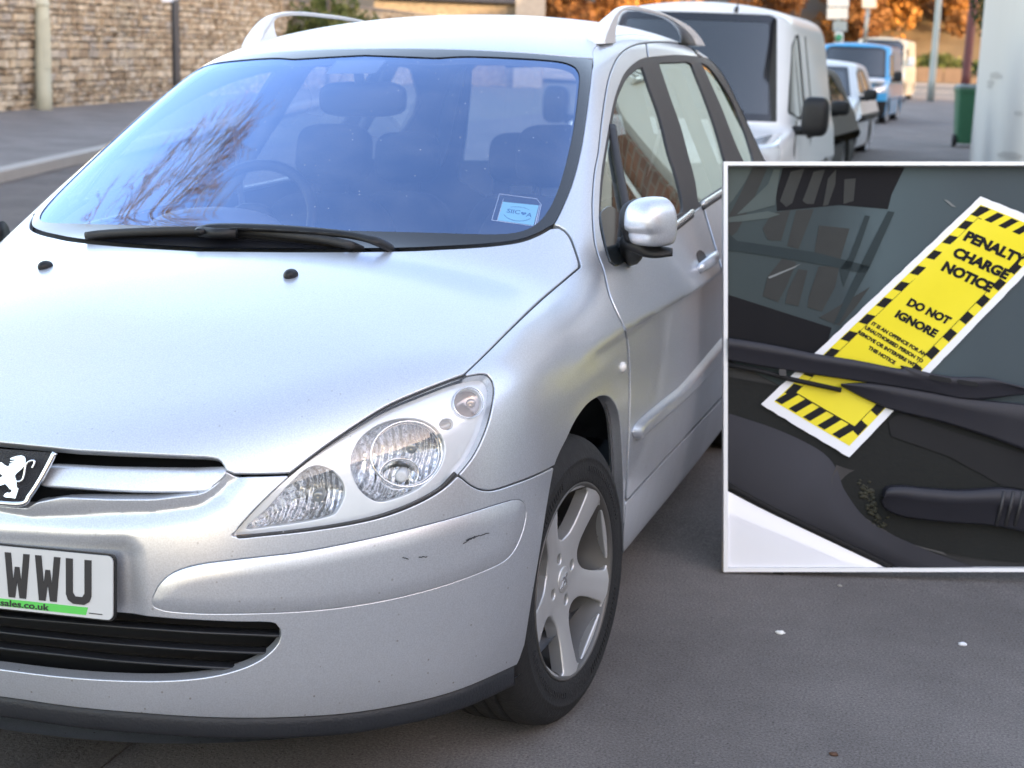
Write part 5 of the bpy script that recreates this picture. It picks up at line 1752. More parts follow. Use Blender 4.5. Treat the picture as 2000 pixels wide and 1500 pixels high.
while s < s_max:
    w_ = rs_.uniform(.25, .6)
    zb_ = H + zo(s); hh = rs_.uniform(.07, .11)
    a = wd_ * s; b2 = wd_ * (s + w_ - .015)
    cpm.add([a + wn_ * .05 + [0, 0, zb_ + .002], b2 + wn_ * .05 + [0, 0, zb_ + .002], b2 + wn_ * .05 + [0, 0, zb_ + hh], a + wn_ * .05 + [0, 0, zb_ + hh], a + bk_ + [0, 0, zb_ + .002], b2 + bk_ + [0, 0, zb_ + .002], b2 + bk_ + [0, 0, zb_ + hh], a + bk_ + [0, 0, zb_ + hh]],
            [(0, 1, 2, 3), (5, 4, 7, 6), (3, 2, 6, 7), (4, 0, 3, 7), (1, 5, 6, 2), (0, 4, 5, 1)])
    s += w_
cpm.build('coping', simple('weathered_coping', (.17, .155, .14), .95, vary=.4, scale=3, bump=.5, bscale=20), wallo)
# pale boarded fence above the wall
fp = MB(); fb = wa - wn_ * 1.6
o = empty('board_fence', tuple(fb), label='pale vertical board fence showing above the stone wall', cat='fence')
s = 4.2
while s < 13.6:
    h_ = H + 1.3 + rs_.uniform(-.01, .01)
    a = wd_ * s; zz = zo(s)
    fp.box(a + [0, 0, zz + h_ / 2], (.005, .005, .005)) if False else fp.add([a + [0, 0, zz + .2], a + wd_ * .10 + [0, 0, zz + .2], a + wd_ * .10 + [0, 0, zz + h_], a + [0, 0, zz + h_], a - wn_ * .02 + [0, 0, zz + .2], a + wd_ * .10 - wn_ * .02 + [0, 0, zz + .2], a + wd_ * .10 - wn_ * .02 + [0, 0, zz + h_], a - wn_ * .02 + [0, 0, zz + h_]], [(0, 1, 2, 3), (5, 4, 7, 6), (3, 2, 6, 7), (4, 0, 3, 7), (1, 5, 6, 2)])
    s += .125
fp.build('fence_boards', simple('weathered_boards', (.50, .44, .34), .85, vary=.25, scale=4), o)
fr2 = MB(); fr2.tube([wd_ * 4.2 + [0, 0, zo(4) + H + .9] - wn_ * .04, wd_ * 13.6 + [0, 0, zo(13.6) + H + .9] - wn_ * .04], .03, 6); fr2.build('fence_rail', simple('fence_rail', (.35, .3, .23), .85), o)
# stone barn with a dark roof in the distance behind the car roof
bn = empty('stone_barn', (0, 0, 0), label='long low stone building with a dark roof beyond the car roof', cat='building')
q = [wat(u, v, depth=60) for u, v in ((730, 40), (1065, 40), (1065, -4), (730, -4))]
bo = q[0].copy(); bo[2] = float(gz(bo[1])); bn.location = tuple(bo)
dX = (q[1] - q[0]); dX[2] = 0; L_ = np.linalg.norm(dX); dX /= L_; dY = np.array([-dX[1], dX[0], 0])
AX = np.stack([dX, dY, [0, 0, 1]], 1)
zt = q[3][2] - bo[2]; zb = -2
W = MB(); W.box((AX @ np.array([L_ / 2, 3, (zt + zb) / 2])), (L_, 6, zt - zb), AX); W.build('wall', M_stone, bn)
W = MB(); W.prism([(-.4, zt + .003), (6.4, zt + .003), (3, zt + 3)], L_ * .82, AX @ np.array([0, 0, 0]), np.stack([dY, np.array([0, 0, 1.0]), dX], 1)); W.build('roof', simple('dark_slate', (.035, .037, .045), .6, vary=.3), bn)
W = MB(); W.box(AX @ np.array([L_ * .91, 2.5, zt / 2 + 1.5]), (L_ * .17, 5.6, zt + 5), AX); W.build('gable', simple('pale_stone_gable', (.36, .33, .29), .9, vary=.25), bn)
for k in (.24, .46):
    c = AX @ np.array([L_ * k, -.02, zt - .95]); f_ = MB().box(c, (1.9, .12, .8), AX).build('window', M_frame, bn)
    MB().box(AX @ np.array([L_ * k + .25, -.06, zt - .95]), (1.1, .10, .55), AX).build('pane', M_pane, f_)
# ---------------------------------------------------------------- the vehicles parked behind
def sub_mesh(M):
    V, T = M; u = np.unique(T); mp = -np.ones(len(V), int); mp[u] = np.arange(len(u)); return V[u], mp[T]


def vehicle(name, label, loc, rz, L, hw, H, zb, yb, yt, zn0, zn1, col_mat, side=(), h=.05, tumble=.22, rear_slope=.12, group='vehicles parked behind along the kerb', catg='van', wheel_y=(.8, None), roof_drop=.0,
            wheel_r=.30, lights=None, grille=None, lower=None, rear_round=.15, glass=None, mirror_mat=None, mirror=(.20, .14, .24), mirror_z=1.05, plate=True, nose_r=.14, corner=.10, crown=.045):
    o = empty(name, tuple(loc), rz, label=label, cat=catg, group=group)
    m_ = (yt - yb) / (H - .09 - zb); wy = [wheel_y[0], wheel_y[1] or L - .85]

    def F(P):
        ax, y, z = np.abs(P[:, 0]), P[:, 1], P[:, 2]
        bon = z - (zn0 + (zn1 - zn0) * np.clip(y / yb, 0, 1.4) ** .7) + .06 * (ax / hw) ** 2.4
        fro = .05 * ((z - .45) / .3) ** 2 + .16 * (ax / (hw * .75)) ** 3 - y
        hh = z - (zb - .12)
        sid = ax - (hw - .05 * np.clip((.5 - z) / .4, 0, 1) ** 2 - .16 * .5 * (hh + np.sqrt(hh * hh + .01)))
        low = smax(smax(bon, fro / 1.2, nose_r), sid, .12); low = smax(low, y - L, rear_round); low = smax(low, .2 - z, .04)
        wsc = (yb + (z - zb) * m_ + .16 * (ax / .65) ** 2 - y) / math.sqrt(1 + m_ * m_)
        rof = z - (H - crown * (ax / .6) ** 2 - .05 * np.clip((yt + .7 - y) / .9, 0, 2) ** 2 - roof_drop * np.clip((y - yt - .5) / (L - yt), 0, 1) ** 2)
        sig = (ax - (hw - .035 - (z - zb) * tumble)) / 1.03
        g = smax(smax(wsc, rof, .07), sig, corner); g = smax(g, y - (L - .03 - rear_slope * np.maximum(z - zb, 0)), rear_round); g = smax(g, .6 - z, .05)
        return smin(low, g, .04)
    V, Q = surface_nets((-hw - .06, -.15, .12), (hw + .06, L + .12, H + .08), h, F)
    e = 1e-3
    for _ in range(2):
        f = F(V); G = np.stack([(F(V + d) - F(V - d)) for d in np.eye(3) * e], 1) / (2 * e)
        V = V - np.clip(f / np.maximum((G * G).sum(1), .1), -.03, .03)[:, None] * G
    G = np.stack([(F(V + d) - F(V - d)) for d in np.eye(3) * e], 1) / (2 * e)
    T = np.vstack([Q[:, [0, 1, 2]], Q[:, [0, 2, 3]]])
    nrm = lambda V: (lambda G: G / np.maximum(np.linalg.norm(G, axis=1), 1e-9)[:, None])(np.stack([(F(V + d) - F(V - d)) for d in np.eye(3) * e], 1) / (2 * e))
    M = (V, T)

    def cut(M, f): return clip(M[0], M[1], f(M[0]), proj=False), clip(M[0], M[1], -f(M[0]), proj=False)

    def put(nm, M, mat, off=0.0, par=None):
        if len(M[1]) == 0: return None
        N = nrm(M[0]); return mesh_np(nm, M[0] + N * off, M[1], par or o, mat, True, N)
    # wheel arches
    for y0 in wy:
        _, M = cut(M, lambda V: np.where(np.abs(V[:, 0]) > hw * .55, wheel_r + .035 - np.hypot(V[:, 1] - y0, V[:, 2] - wheel_r), -1))
    gw = lambda z: hw - .035 - (z - zb) * tumble
    wf = lambda mrg: (lambda V: np.minimum(np.minimum(np.minimum(V[:, 2] - (zb + .0 + mrg), (H - .10 - mrg) - V[:, 2]), gw(V[:, 2]) - .11 - mrg - np.abs(V[:, 0])), yt + .12 - V[:, 1]))
    Wm_, M = cut(M, wf(0.0))
    Wc, Wb = cut(Wm_, wf(.055))
    gls = glass or M_vglass
    put('windscreen', Wc, gls, -.006); put('windscreen_border', Wb, M_frit, -.003)
    for pl in side:
        pl = np.array(pl, float)
        Sg, M = cut(M, lambda V: np.where(np.abs(V[:, 0]) > gw(V[:, 2]) - .16, sdist(V[:, [1, 2]], pl), -1))
        Sc, Sb = cut(Sg, lambda V: sdist(V[:, [1, 2]], pl) - .025)
        for s in (1, -1):
            for nm, q, mt, of in (('side_window', Sc, gls, -.008), ('window_seal', Sb, M_rubber, -.003)):
                k = q[0][q[1]][:, :, 0].mean(1) * s > 0
                if k.any(): put(nm, sub_mesh((q[0], q[1][k])), mt, of)
    for nm, pl, mt, of in (('grille', grille, M_trim, -.004), ('lower_bumper', lower, M_trim, .0)):
        if pl is not None:
            pl = np.array(pl, float)
            g_, M = cut(M, lambda V: np.where(nrm(V)[:, 1] < -.25, sdist(np.stack([np.abs(V[:, 0]), V[:, 2]], 1), pl), -1)); put(nm, g_, mt, of)
    if lights is not None:
        pl = np.array(lights, float)
        g_, M = cut(M, lambda V: np.where((nrm(V)[:, 1] < -.1) & (V[:, 1] < yb), sdist(np.stack([np.abs(V[:, 0]), V[:, 2]], 1), pl), -1))
        for s in (1, -1):
            k = g_[0][g_[1]][:, :, 0].mean(1) * s > 0
            if k.any(): put('headlight', sub_mesh((g_[0], g_[1][k])), M_vlamp, .002)
    put('body', M, col_mat)
    # door shut lines as thin dark grooves on the flank
    for s in (1, -1):
        for y0 in wy:
            w = empty('wheel'); w.parent = o
            A = [[0, 0, s], [1, 0, 0], [0, 1, 0]]
            MB().lathe([(wheel_r * .66, -.16), (wheel_r * .93, -.17), (wheel_r, -.13), (wheel_r, -.03), (wheel_r * .94, .0), (wheel_r * .66, -.005)], 32, (s * (hw - .02), y0, wheel_r), A).build('tyre', M_tyre, w)
            MB().lathe([(wheel_r * .67, -.01), (wheel_r * .62, -.03), (wheel_r * .3, -.02), (.01, -.015)], 20, (s * (hw - .02), y0, wheel_r), A).build('rim', M_alloy, w)
        mc_ = np.array([s * (hw + .12), yb + .32, mirror_z])
        V_, F_ = superell((0, 0, 0), (mirror[0] / 2, mirror[1] / 2, mirror[2] / 2), .55, 20, 14)
        mb_ = MB(); mb_.add(V_ + mc_, F_, True); mb_.tube([mc_ + [-s * .17, .02, -mirror[2] * .38], mc_ + [-s * .02, 0, -mirror[2] * .35]], .035, 8)
        mb_.build('door_mirror', mirror_mat or M_trim, o)
    if plate:
        MB().box((0, -.02, .42), (.52, .03, .11)).build('number_plate', M_plate, o)
    return o


M_vglass = simple('vehicle_glass', (.022, .027, .032), .06, 0, vary=.15, scale=2, coat=1.0, spec=.8)
M_vlamp = simple('vehicle_headlamp', (.62, .65, .68), .15, .3, vary=.1, coat=1.0)
M_wpaint = simple('white_vehicle_paint', (.76, .77, .78), .35, vary=.03, scale=2, coat=.3)
M_dpaint = simple('dark_bronze_paint', (.05, .05, .046), .5, 0, vary=.06, scale=2, coat=0, spec=.3)
M_bpaint = simple('bright_blue_paint', (.035, .34, .66), .3, vary=.04, scale=2, coat=1.0)
z_ = lambda y, r: float(gz(y)) - r
van = vehicle('parked_van', 'white panel van with black mirrors parked nose out right behind the silver car', (-.66, 8.25, z_(9, .02)), .0, 4.2, .87, 1.86, .98, 1.02, 1.62, .80, .96, M_wpaint, h=.028, tumble=.16, corner=.22, crown=.07,
              side=[[(1.34, 1.04), (1.5, 1.25), (1.74, 1.55), (1.9, 1.62), (2.12, 1.63), (2.14, .99), (1.6, .99)]], lights=[(.56, .70), (.60, .86), (.74, .90), (.86, .92), (.86, .74), (.74, .68)],
              grille=[(-.2, .56), (.48, .56), (.5, .66), (-.2, .66)], lower=[(-.2, .1), (.9, .1), (.9, .40), (-.2, .40)], mirror=(.20, .17, .29), mirror_z=1.03, rear_slope=.05)
al = MB(); al.tube([(.30, 1.66, 1.76), (.30, 1.70, 1.80)], .02, 8); al.tube([(.30, 1.70, 1.79), (.30, 1.95, 2.15)], .004, 6); al.build('aerial', M_trim, van)
wpv = MB(); wpv.tube([(-.35, .99, 1.045), (.1, 1.0, 1.055), (.5, 1.06, 1.05)], .012, 8); wpv.build('wiper', M_trim, van)
hd = MB(); hd.tube([(.875, 2.0, .86), (.90, 2.06, .865), (.90, 2.14, .865), (.875, 2.2, .86)], .017, 8); hd.build('door_handle', M_trim, van)
for pth in ([(1.22, 1.0), (1.2, .8), (1.3, .45)], [(2.2, 1.62), (2.24, 1.0), (2.2, .35)]):
    dl = MB(); dl.tube([(.872 - .16 * max(0, z - .98) + .0, y, z) for y, z in pth], .005, 6); dl.build('door_gap', M_dark, van)
vehicle('parked_car', 'dark bronze hatchback parked between the white van and the white hatchback', (-.95, 13.1, z_(14, .07)), -.02, 4.2, .86, 1.46, .93, 1.0, 1.9, .70, .93, M_dpaint, catg='car', tumble=.42, rear_slope=.9, roof_drop=.12,
        side=[[(1.5, .98), (1.9, 1.28), (2.3, 1.36), (2.36, .97)], [(2.46, .97), (2.42, 1.36), (3.0, 1.33), (3.6, 1.08), (3.5, .98)]], lights=[(.5, .6), (.55, .7), (.84, .78), (.84, .62)], grille=[(-.2, .5), (.4, .5), (.4, .6), (-.2, .6)], mirror=(.2, .14, .15), mirror_z=1.0)
vehicle('parked_car', 'small white hatchback parked behind the dark bronze car', (-1.17, 20.3, z_(21, .07)), -.015, 3.9, .84, 1.48, .95, 1.02, 1.85, .72, .94, M_wpaint, catg='car', tumble=.36, rear_slope=.45, roof_drop=.06,
        side=[[(1.45, 1.0), (1.9, 1.30), (2.25, 1.37), (2.3, .99)], [(2.4, .99), (2.38, 1.37), (3.0, 1.34), (3.3, 1.05)]], lights=[(.48, .6), (.52, .72), (.82, .80), (.82, .62)], grille=[(-.2, .45), (.4, .45), (.4, .58), (-.2, .58)], mirror=(.2, .14, .16), mirror_z=.99, mirror_mat=M_trim)
bv = vehicle('parked_van', 'bright blue van with a white patch on the bonnet parked behind the white hatchback', (-1.68, 34.0, z_(35, .05)), -.03, 4.3, .90, 1.84, 1.05, .85, 1.35, .86, 1.04, M_bpaint, tumble=.12,
             side=[[(1.15, 1.10), (1.45, 1.58), (2.0, 1.62), (2.0, 1.08)]], lights=[(.55, .72), (.6, .88), (.86, .92), (.86, .74)], grille=[(-.2, .6), (.5, .6), (.5, .7), (-.2, .7)], lower=[(-.2, .1), (.95, .1), (.95, .55), (-.2, .55)], mirror_z=1.1)
V_, F_ = superell((0, 0, 0), (.28, .2, .07), .7, 20, 12)  # rounded white patch set on the blue bonnet
MB().add(V_ + np.array([.55, .30, .98]), F_, True).build('bonnet_white_patch', M_wpaint, bv)
vehicle('parked_van', 'tall white van tinted cream for the sun on its flank, farthest along the kerb', (-2.62, 55.5, z_(56, .05)), -.03, 5.2, .98, 2.25, 1.25, .7, 1.3, 1.0, 1.2, simple('sun_tinted_white_paint', (.66, .60, .44), .4, vary=.04, coat=.2), tumble=.08,  # white van, with the warm sunlight tinted into its paint colour
        side=[[(1.1, 1.3), (1.4, 1.85), (2.0, 1.9), (2.0, 1.28)]], lights=[(.6, .8), (.65, .98), (.94, 1.0), (.94, .82)], grille=[(-.2, .65), (.55, .65), (.55, .85), (-.2, .85)], lower=[(-.2, .1), (1, .1), (1, .5), (-.2, .5)], wheel_r=.34, mirror=(.24, .16, .34), mirror_z=1.4, mirror_mat=M_wpaint)
# ---------------------------------------------------------------- trees and greenery
def leaf_mat(name, cols, trans=.35):
    m, t, b = mat_new(name); setp(b, rough=.75, spec=.2)
    g = t.nodes.new('ShaderNodeAttribute'); g.attribute_name = 'tone'
    r = ramp(t, g.outputs['Fac'], [(i / (len(cols) - 1), c) for i, c in enumerate(cols)])
    t.links.new(r.outputs[0], b.inputs['Base Color'])
    tl = t.nodes.new('ShaderNodeBsdfTranslucent'); t.links.new(r.outputs[0], tl.inputs[0])
    mx = t.nodes.new('ShaderNodeMixShader'); mx.inputs[0].default_value = trans
    out = t.nodes['Material Output']
    t.links.new(b.outputs[0], mx.inputs[1]); t.links.new(tl.outputs[0], mx.inputs[2]); t.links.new(mx.outputs[0], out.inputs[0])
    return m


M_aut = leaf_mat('autumn_leaves', [(.22, .10, .025), (.44, .21, .05), (.54, .30, .09), (.48, .34, .15)])
M_aut2 = leaf_mat('brown_leaves', [(.10, .045, .02), (.20, .095, .035), (.30, .16, .06)])
M_grn = leaf_mat('dark_green_leaves', [(.012, .028, .010), (.03, .06, .02), (.06, .09, .03)], .2)
M_grn2 = leaf_mat('olive_leaves', [(.05, .07, .02), (.10, .13, .04), (.20, .20, .07)], .3)
M_bark = simple('bark', (.10, .08, .06), .95, vary=.4, scale=8, bump=.5, bscale=30)
M_bark2 = simple('warm_bark', (.17, .10, .06), .9, vary=.4, scale=8, bump=.4, bscale=30)


def leaves(name, clumps, n, size, mat, parent, seed, squash=1.0):
    r = np.random.RandomState(seed)
    k = np.array([c[3] for c in clumps]) ** 2; k = k / k.sum()
    idx = r.choice(len(clumps), n, p=k)
    C = np.array([c[:3] for c in clumps])[idx]; R_ = np.array([c[3] for c in clumps])[idx]
    d = r.normal(size=(n, 3)); d /= np.linalg.norm(d, axis=1)[:, None]
    P = C + d * (R_ * r.uniform(.25, 1.0, n) ** .5)[:, None] * [1, 1, squash]
    a = r.normal(size=(n, 3)); a /= np.linalg.norm(a, axis=1)[:, None]
    b = np.cross(a, r.normal(size=(n, 3))); b /= np.linalg.norm(b, axis=1)[:, None]
    s = size * r.uniform(.5, 1.3, n)[:, None]
    V = np.stack([P - a * s, P + b * s * .6, P + a * s, P - b * s * .6], 1).reshape(-1, 3)
    F = np.arange(4 * n).reshape(-1, 4)
    o = mesh_np(name, V, F, parent, mat, False)
    tone = np.clip(.5 + .28 * np.repeat(np.array([r.uniform(-1, 1) for _ in clumps])[idx], 4) + np.repeat(r.uniform(-.25, .25, n), 4), 0, 1)
    at = o.data.attributes.new('tone', 'FLOAT', 'POINT'); at.data.foreach_set('value', tone.astype(np.float32))
    return o


def branches(m, p, d, L, r, depth, rg, spread=.55, up=.12, tips=None, n_ch=(2, 4), minr=.004):
    n = 5; P = [np.array(p, float)]; dd = np.array(d, float)
    for i in range(n):
        dd = dd + np.array([rg.gauss(0, .10), rg.gauss(0, .10), rg.gauss(.04, .06)]); dd /= np.linalg.norm(dd)
        P.append(P[-1] + dd * L / n)
    m.tube(P, np.linspace(r, r * .62, n + 1), 8 if r > .05 else 5, caps=False)
    if depth == 0:
        if tips is not None: tips.append(P[-1])
        return
    for k in range(rg.randint(*n_ch)):
        i = rg.randint(2, n) if k else n
        a = np.array([rg.gauss(0, 1), rg.gauss(0, 1), rg.gauss(0, .6)]); a -= dd * (a @ dd); a /= np.linalg.norm(a) + 1e-9
        nd = dd * math.cos(spread) + a * math.sin(spread) * rg.uniform(.7, 1.2) + np.array([0, 0, up]); nd /= np.linalg.norm(nd)
        branches(m, P[i], nd, L * rg.uniform(.62, .82), max(minr, r * .62 * rg.uniform(.7, 1.0)), depth - 1, rg, spread, up, tips, n_ch, minr)


def tree(name, label, base, h, cr, mat, seed, n=2200, size=.28, group=None, bark=None, squash=.9):
    o = empty(name, tuple(base), label=label, cat='tree', group=group)
    rg = random.Random(seed); m = MB(); tips = []
    branches(m, (0, 0, -.2), (0, 0, 1), h * .42, h * .022, 3, rg, .55, .15, tips, (3, 4), .02)
    m.build('trunk', bark or M_bark, o, recalc=False)
    cl = [(rg.gauss(0, .6) * cr, rg.gauss(0, .3) * cr, rg.uniform(.8, .45 * h), rg.uniform(.16, .30) * cr) for _ in range(14)] + [(t[0], t[1], t[2], rg.uniform(.10, .18) * cr * 2) for t in tips[::2]] + [(rg.gauss(0, .4) * cr, rg.gauss(0, .4) * cr, h * .62 + rg.gauss(0, .18) * h, rg.uniform(.18, .34) * cr) for _ in range(16)]
    leaves('crown', cl, n, size, mat, o, seed, squash)
    return o


for i, (u, dep, h, cr, mt, lab) in enumerate((
        (1560, 100, 11, 4.5, M_aut2, 'brown autumn tree behind the white van roof'),
        (1625, 108, 13, 5.0, M_aut, 'broad golden tree behind the direction boards'),
        (1668, 98, 10, 3.6, M_aut2, 'darker brown tree between the two far sign posts'),
        (1712, 112, 13, 5.0, M_aut, 'tall orange tree behind the cream street sign'),
        (1758, 104, 12, 4.6, M_aut, 'orange tree above the blue van'),
        (1800, 116, 14, 5.2, M_aut, 'golden tree left of the far lamp post'),
        (1850, 106, 12, 4.6, M_aut2, 'brown-leaved tree right of the far lamp post'),
        (1885, 114, 14, 5.0, M_aut, 'orange tree rising behind the dark red pole'),
        (1120, 95, 9, 4.2, M_aut2, 'brown hedge tree seen above the silver car roof'),
        (1180, 100, 9, 4.2, M_aut, 'golden tree seen behind the right roof rail'),
        (1260, 104, 10, 4.2, M_aut2, 'brown tree hidden mostly behind the roof rail'))):
    p = wat(u, 130, depth=dep); p[2] = float(gz(p[1])) + .05
    tree('autumn_tree', lab, p, h, cr, mt, 40 + i, 9500, .22, 'autumn trees beyond the cross road', M_bark2)
# low hedge and bank beyond the cross road
hb = tag(leaves('hedge', [(x, 0, .75 + .2 * math.sin(x * 1.7), .9) for x in np.arange(-22, 14, .5)], 22000, .15, M_grn2, None, 5, .8), 'long clipped hedge along the far side of the cross road', 'hedge')
p = wat(1800, 130, depth=91); hb.location = (p[0], p[1], float(gz(p[1])))
bk = MB(); 
for k in range(26): bk.box((-22 + k * 1.5, 0, .42), (1.46, .35, .84 + .05 * math.sin(k * 2.1)))
lw = tag(bk.build('low_wall', simple('brown_low_wall', (.15, .105, .075), .9, vary=.3, scale=3)), 'low brown wall under the hedge across the cross road', 'wall')
p = wat(1800, 130, depth=89); lw.location = (p[0], p[1], float(gz(p[1])))
# ivy at the house corner, bush above the wall
p = gnd(1935, 180); p = wat(1938, 180, depth=31.0)
iv = empty('ivy_bush', (p[0], p[1], float(gz(p[1]))), label='dark green ivy bush hanging beside the white house corner', cat='bush')
rg_ = random.Random(3)
leaves('foliage', [(rg_.gauss(0, .18), rg_.gauss(0, .3), rg_.uniform(1.15, 4.2), rg_.uniform(.2, .40)) for _ in range(26)], 3600, .055, M_grn, iv, 8)
st_ = MB(); st_.tube([(0, 0, 0), (.05, .05, 1.2), (0, 0, 3.8)], .05, 8); st_.build('stem', M_bark, iv)
p = wat(640, 20, depth=41); 
gb = empty('garden_bush', (p[0], p[1], float(gz(p[1]))), label='yellow-green bush growing behind the end of the board fence', cat='bush')
leaves('foliage', [(rg_.gauss(0, .8), rg_.gauss(0, .6), rg_.uniform(.8, 2.3), rg_.uniform(.4, .7)) for _ in range(14)], 2200, .10, M_grn2, gb, 9)
st_ = MB(); st_.tube([(0, 0, 0), (.05, .05, 1.2), (0, 0, 2.8)], .06, 8); st_.build('stem', M_bark, gb)
# trees with long hanging twigs beyond the road on the left: seen mirrored in the windscreen
for i, (x, y, h, sd, ll) in enumerate(((-20.5, 8.5, 20.0, 21, 1.0), (-24.0, 13.5, 21.0, 27, 1.0))):
    o = empty('bare_tree', (x, y, .1), label=['bare tree with hanging twigs beside the wall, mirrored in the windscreen', 'taller bare tree behind the stone wall, left of the frame'][i], cat='tree', group='bare trees left of the frame')
    rg = random.Random(sd); m = MB()
    tp = np.array([(.0, .0, -.2), (.1, .1, h * .3), (.6, .5, h * .6), (1.6, 1.8, h * .85), (3.2, 3.8, h)]); tp = catmull(tp, 6)
    m.tube(tp, np.linspace(.26, .07, len(tp)), 12)
    m.build('trunk', M_bark, o, recalc=False)
    m = MB()
    for k in range(10):
        a = tp[rg.randint(len(tp) - 9, len(tp) - 1)]
        d = np.array([rg.uniform(.1, 1.0), rg.uniform(.0, 1.2), rg.uniform(-.5, .3)]); d /= np.linalg.norm(d)
        branches(m, a, d, 1.9 * ll, .045, 4, rg, .42, -.12, None, (2, 4), .010)
    m.build('branches', M_bark2, o, recalc=False)
# ---------------------------------------------------------------- inset picture, built as a framed board standing on the pavement
BD = 4.466; BS = BD / FPX
bC = WCAM + WF * BD                                            # the board faces the camera and leans back on its feet
eN = -WF
bpx = lambda u, v, hgt=0.0: bC + WR * ((u - 1000) * BS) - WU * ((v - 750) * BS) + eN * hgt
BA = np.stack([WR, WU, eN], 1)
X0, X1, Y0, Y1 = 1411, 2096, 318, 1115
base_ = bpx((X0 + X1) / 2, Y1, -.02)
board = empty('inset_board', tuple(base_), label='inset picture of a car windscreen and wiper, built as a white framed leaning board beside the silver car', cat='board')


def bprism(mb, poly, h0, th):
    P = np.array(poly, float)
    V0 = np.array([bpx(u, v, h0) for u, v in P]) - base_; V1 = V0 + eN * th
    n = len(P); area = sum(P[i][0] * P[(i + 1) % n][1] - P[(i + 1) % n][0] * P[i][1] for i in range(n))
    F = [tuple(range(n)), tuple(range(2 * n - 1, n - 1, -1))] + [(i, n + i, n + (i + 1) % n, (i + 1) % n) for i in range(n)]
    return mb.add(np.vstack([V0, V1]), F)


def bsurf(name, rows, mat, n=10, closed=False):
    """sheet through rows of (u, v, height) picture points"""
    R_ = [catmull([list(p) for p in r], n) for r in rows]
    k = len(R_[0]); V = np.array([bpx(*q) for r in R_ for q in r]) - base_
    F = [(i * k + j, (i + 1) * k + j, (i + 1) * k + j + 1, i * k + j + 1) for i in range(len(R_) - 1) for j in range(k - 1)]
    return mesh_np(name, V, F, board, mat, True)


M_wframe = simple('white_frame_paint', (.86, .86, .86), .45, vary=.02)
IX0, IX1, IY0, IY1 = 1419, 2088, 325.5, 1107.5
m = MB()
bprism(m, [(X0, Y0), (X1, Y0), (X1, IY0), (X0, IY0)], -.01, .036); bprism(m, [(X0, IY1), (X1, IY1), (X1, Y1), (X0, Y1)], -.01, .036)
bprism(m, [(X0, IY0), (IX0, IY0), (IX0, IY1), (X0, IY1)], -.01, .036); bprism(m, [(IX1, IY0), (X1, IY0), (X1, IY1), (IX1, IY1)], -.01, .036)
m.build('frame', M_wframe, board)
m = MB(); bprism(m, [(X0 + 2, Y0 + 2), (X1 - 2, Y0 + 2), (X1 - 2, Y1 - 2), (X0 + 2, Y1 - 2)], -.022, .011); m.build('backing', M_trim, board)
# two back legs and a foot rail so that it stands on the pavement
for u in (X0 + 110, X1 - 14):
    a = bpx(u, 420, -.03) - base_; g_ = bpx(u, Y1, -.03); f_ = np.array([g_[0] + .02, g_[1] + .42, .0]) - base_
    MB().tube([a, f_], .014, 8).build('leg', M_trim, board)
    g0 = bpx(u, Y1 + 1, .0); MB().box((np.array([g0[0], g0[1], g0[2] / 2]) - base_), (.03, .03, max(.004, abs(g0[2]) + .004))).build('foot', M_trim, board)


def grad_mat(name, stops, axis, rough=.3, vary=.1, coat=0.0, spec=.5):
    """printed tone running across the picture (object space)"""
    m, t, b = mat_new(name); setp(b, rough=rough, coat=coat, spec=spec)
    tc = t.nodes.new('ShaderNodeTexCoord'); dt = t.nodes.new('ShaderNodeVectorMath'); dt.operation = 'DOT_PRODUCT'
    (u0, v0), (u1, v1) = axis
    p0, p1 = bpx(u0, v0) - base_, bpx(u1, v1) - base_; d = p1 - p0; L2 = d @ d
    sb = t.nodes.new('ShaderNodeVectorMath'); sb.operation = 'SUBTRACT'; sb.inputs[1].default_value = tuple(p0)
    t.links.new(tc.outputs['Object'], sb.inputs[0]); t.links.new(sb.outputs[0], dt.inputs[0]); dt.inputs[1].default_value = tuple(d / L2)
    no = t.nodes.new('ShaderNodeTexNoise'); no.inputs['Scale'].default_value = 7; no.inputs['Detail'].default_value = 6
    t.links.new(tc.outputs['Object'], no.inputs['Vector'])
    ma = t.nodes.new('ShaderNodeMath'); ma.operation = 'MULTIPLY_ADD'; ma.inputs[1].default_value = vary
    t.links.new(no.outputs['Fac'], ma.inputs[0]); t.links.new(dt.outputs['Value'], ma.inputs[2])
    r = ramp(t, ma.outputs[0], stops)
    t.links.new(r.outputs[0], b.inputs['Base Color'])
    return m


# windscreen picture: glass print with the mirrored window front in it
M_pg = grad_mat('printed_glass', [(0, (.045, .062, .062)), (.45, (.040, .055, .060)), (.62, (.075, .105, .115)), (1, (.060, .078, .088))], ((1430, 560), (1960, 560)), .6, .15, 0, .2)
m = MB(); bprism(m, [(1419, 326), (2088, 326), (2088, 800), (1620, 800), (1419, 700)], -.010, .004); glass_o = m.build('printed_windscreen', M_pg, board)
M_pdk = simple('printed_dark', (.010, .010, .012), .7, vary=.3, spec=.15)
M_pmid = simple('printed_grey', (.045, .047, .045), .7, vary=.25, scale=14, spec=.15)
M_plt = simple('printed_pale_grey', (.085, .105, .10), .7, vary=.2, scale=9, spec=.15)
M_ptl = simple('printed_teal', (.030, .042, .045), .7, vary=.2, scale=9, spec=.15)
tint = lambda nm, polys, mt, h: [bprism(mm, p, h, .0008) for mm in [MB()] for p in polys] and None


def patches(nm, polys, mt, h):
    mm = MB()
    for p in polys: bprism(mm, p, h, .0007)
    return mm.build(nm, mt, board)


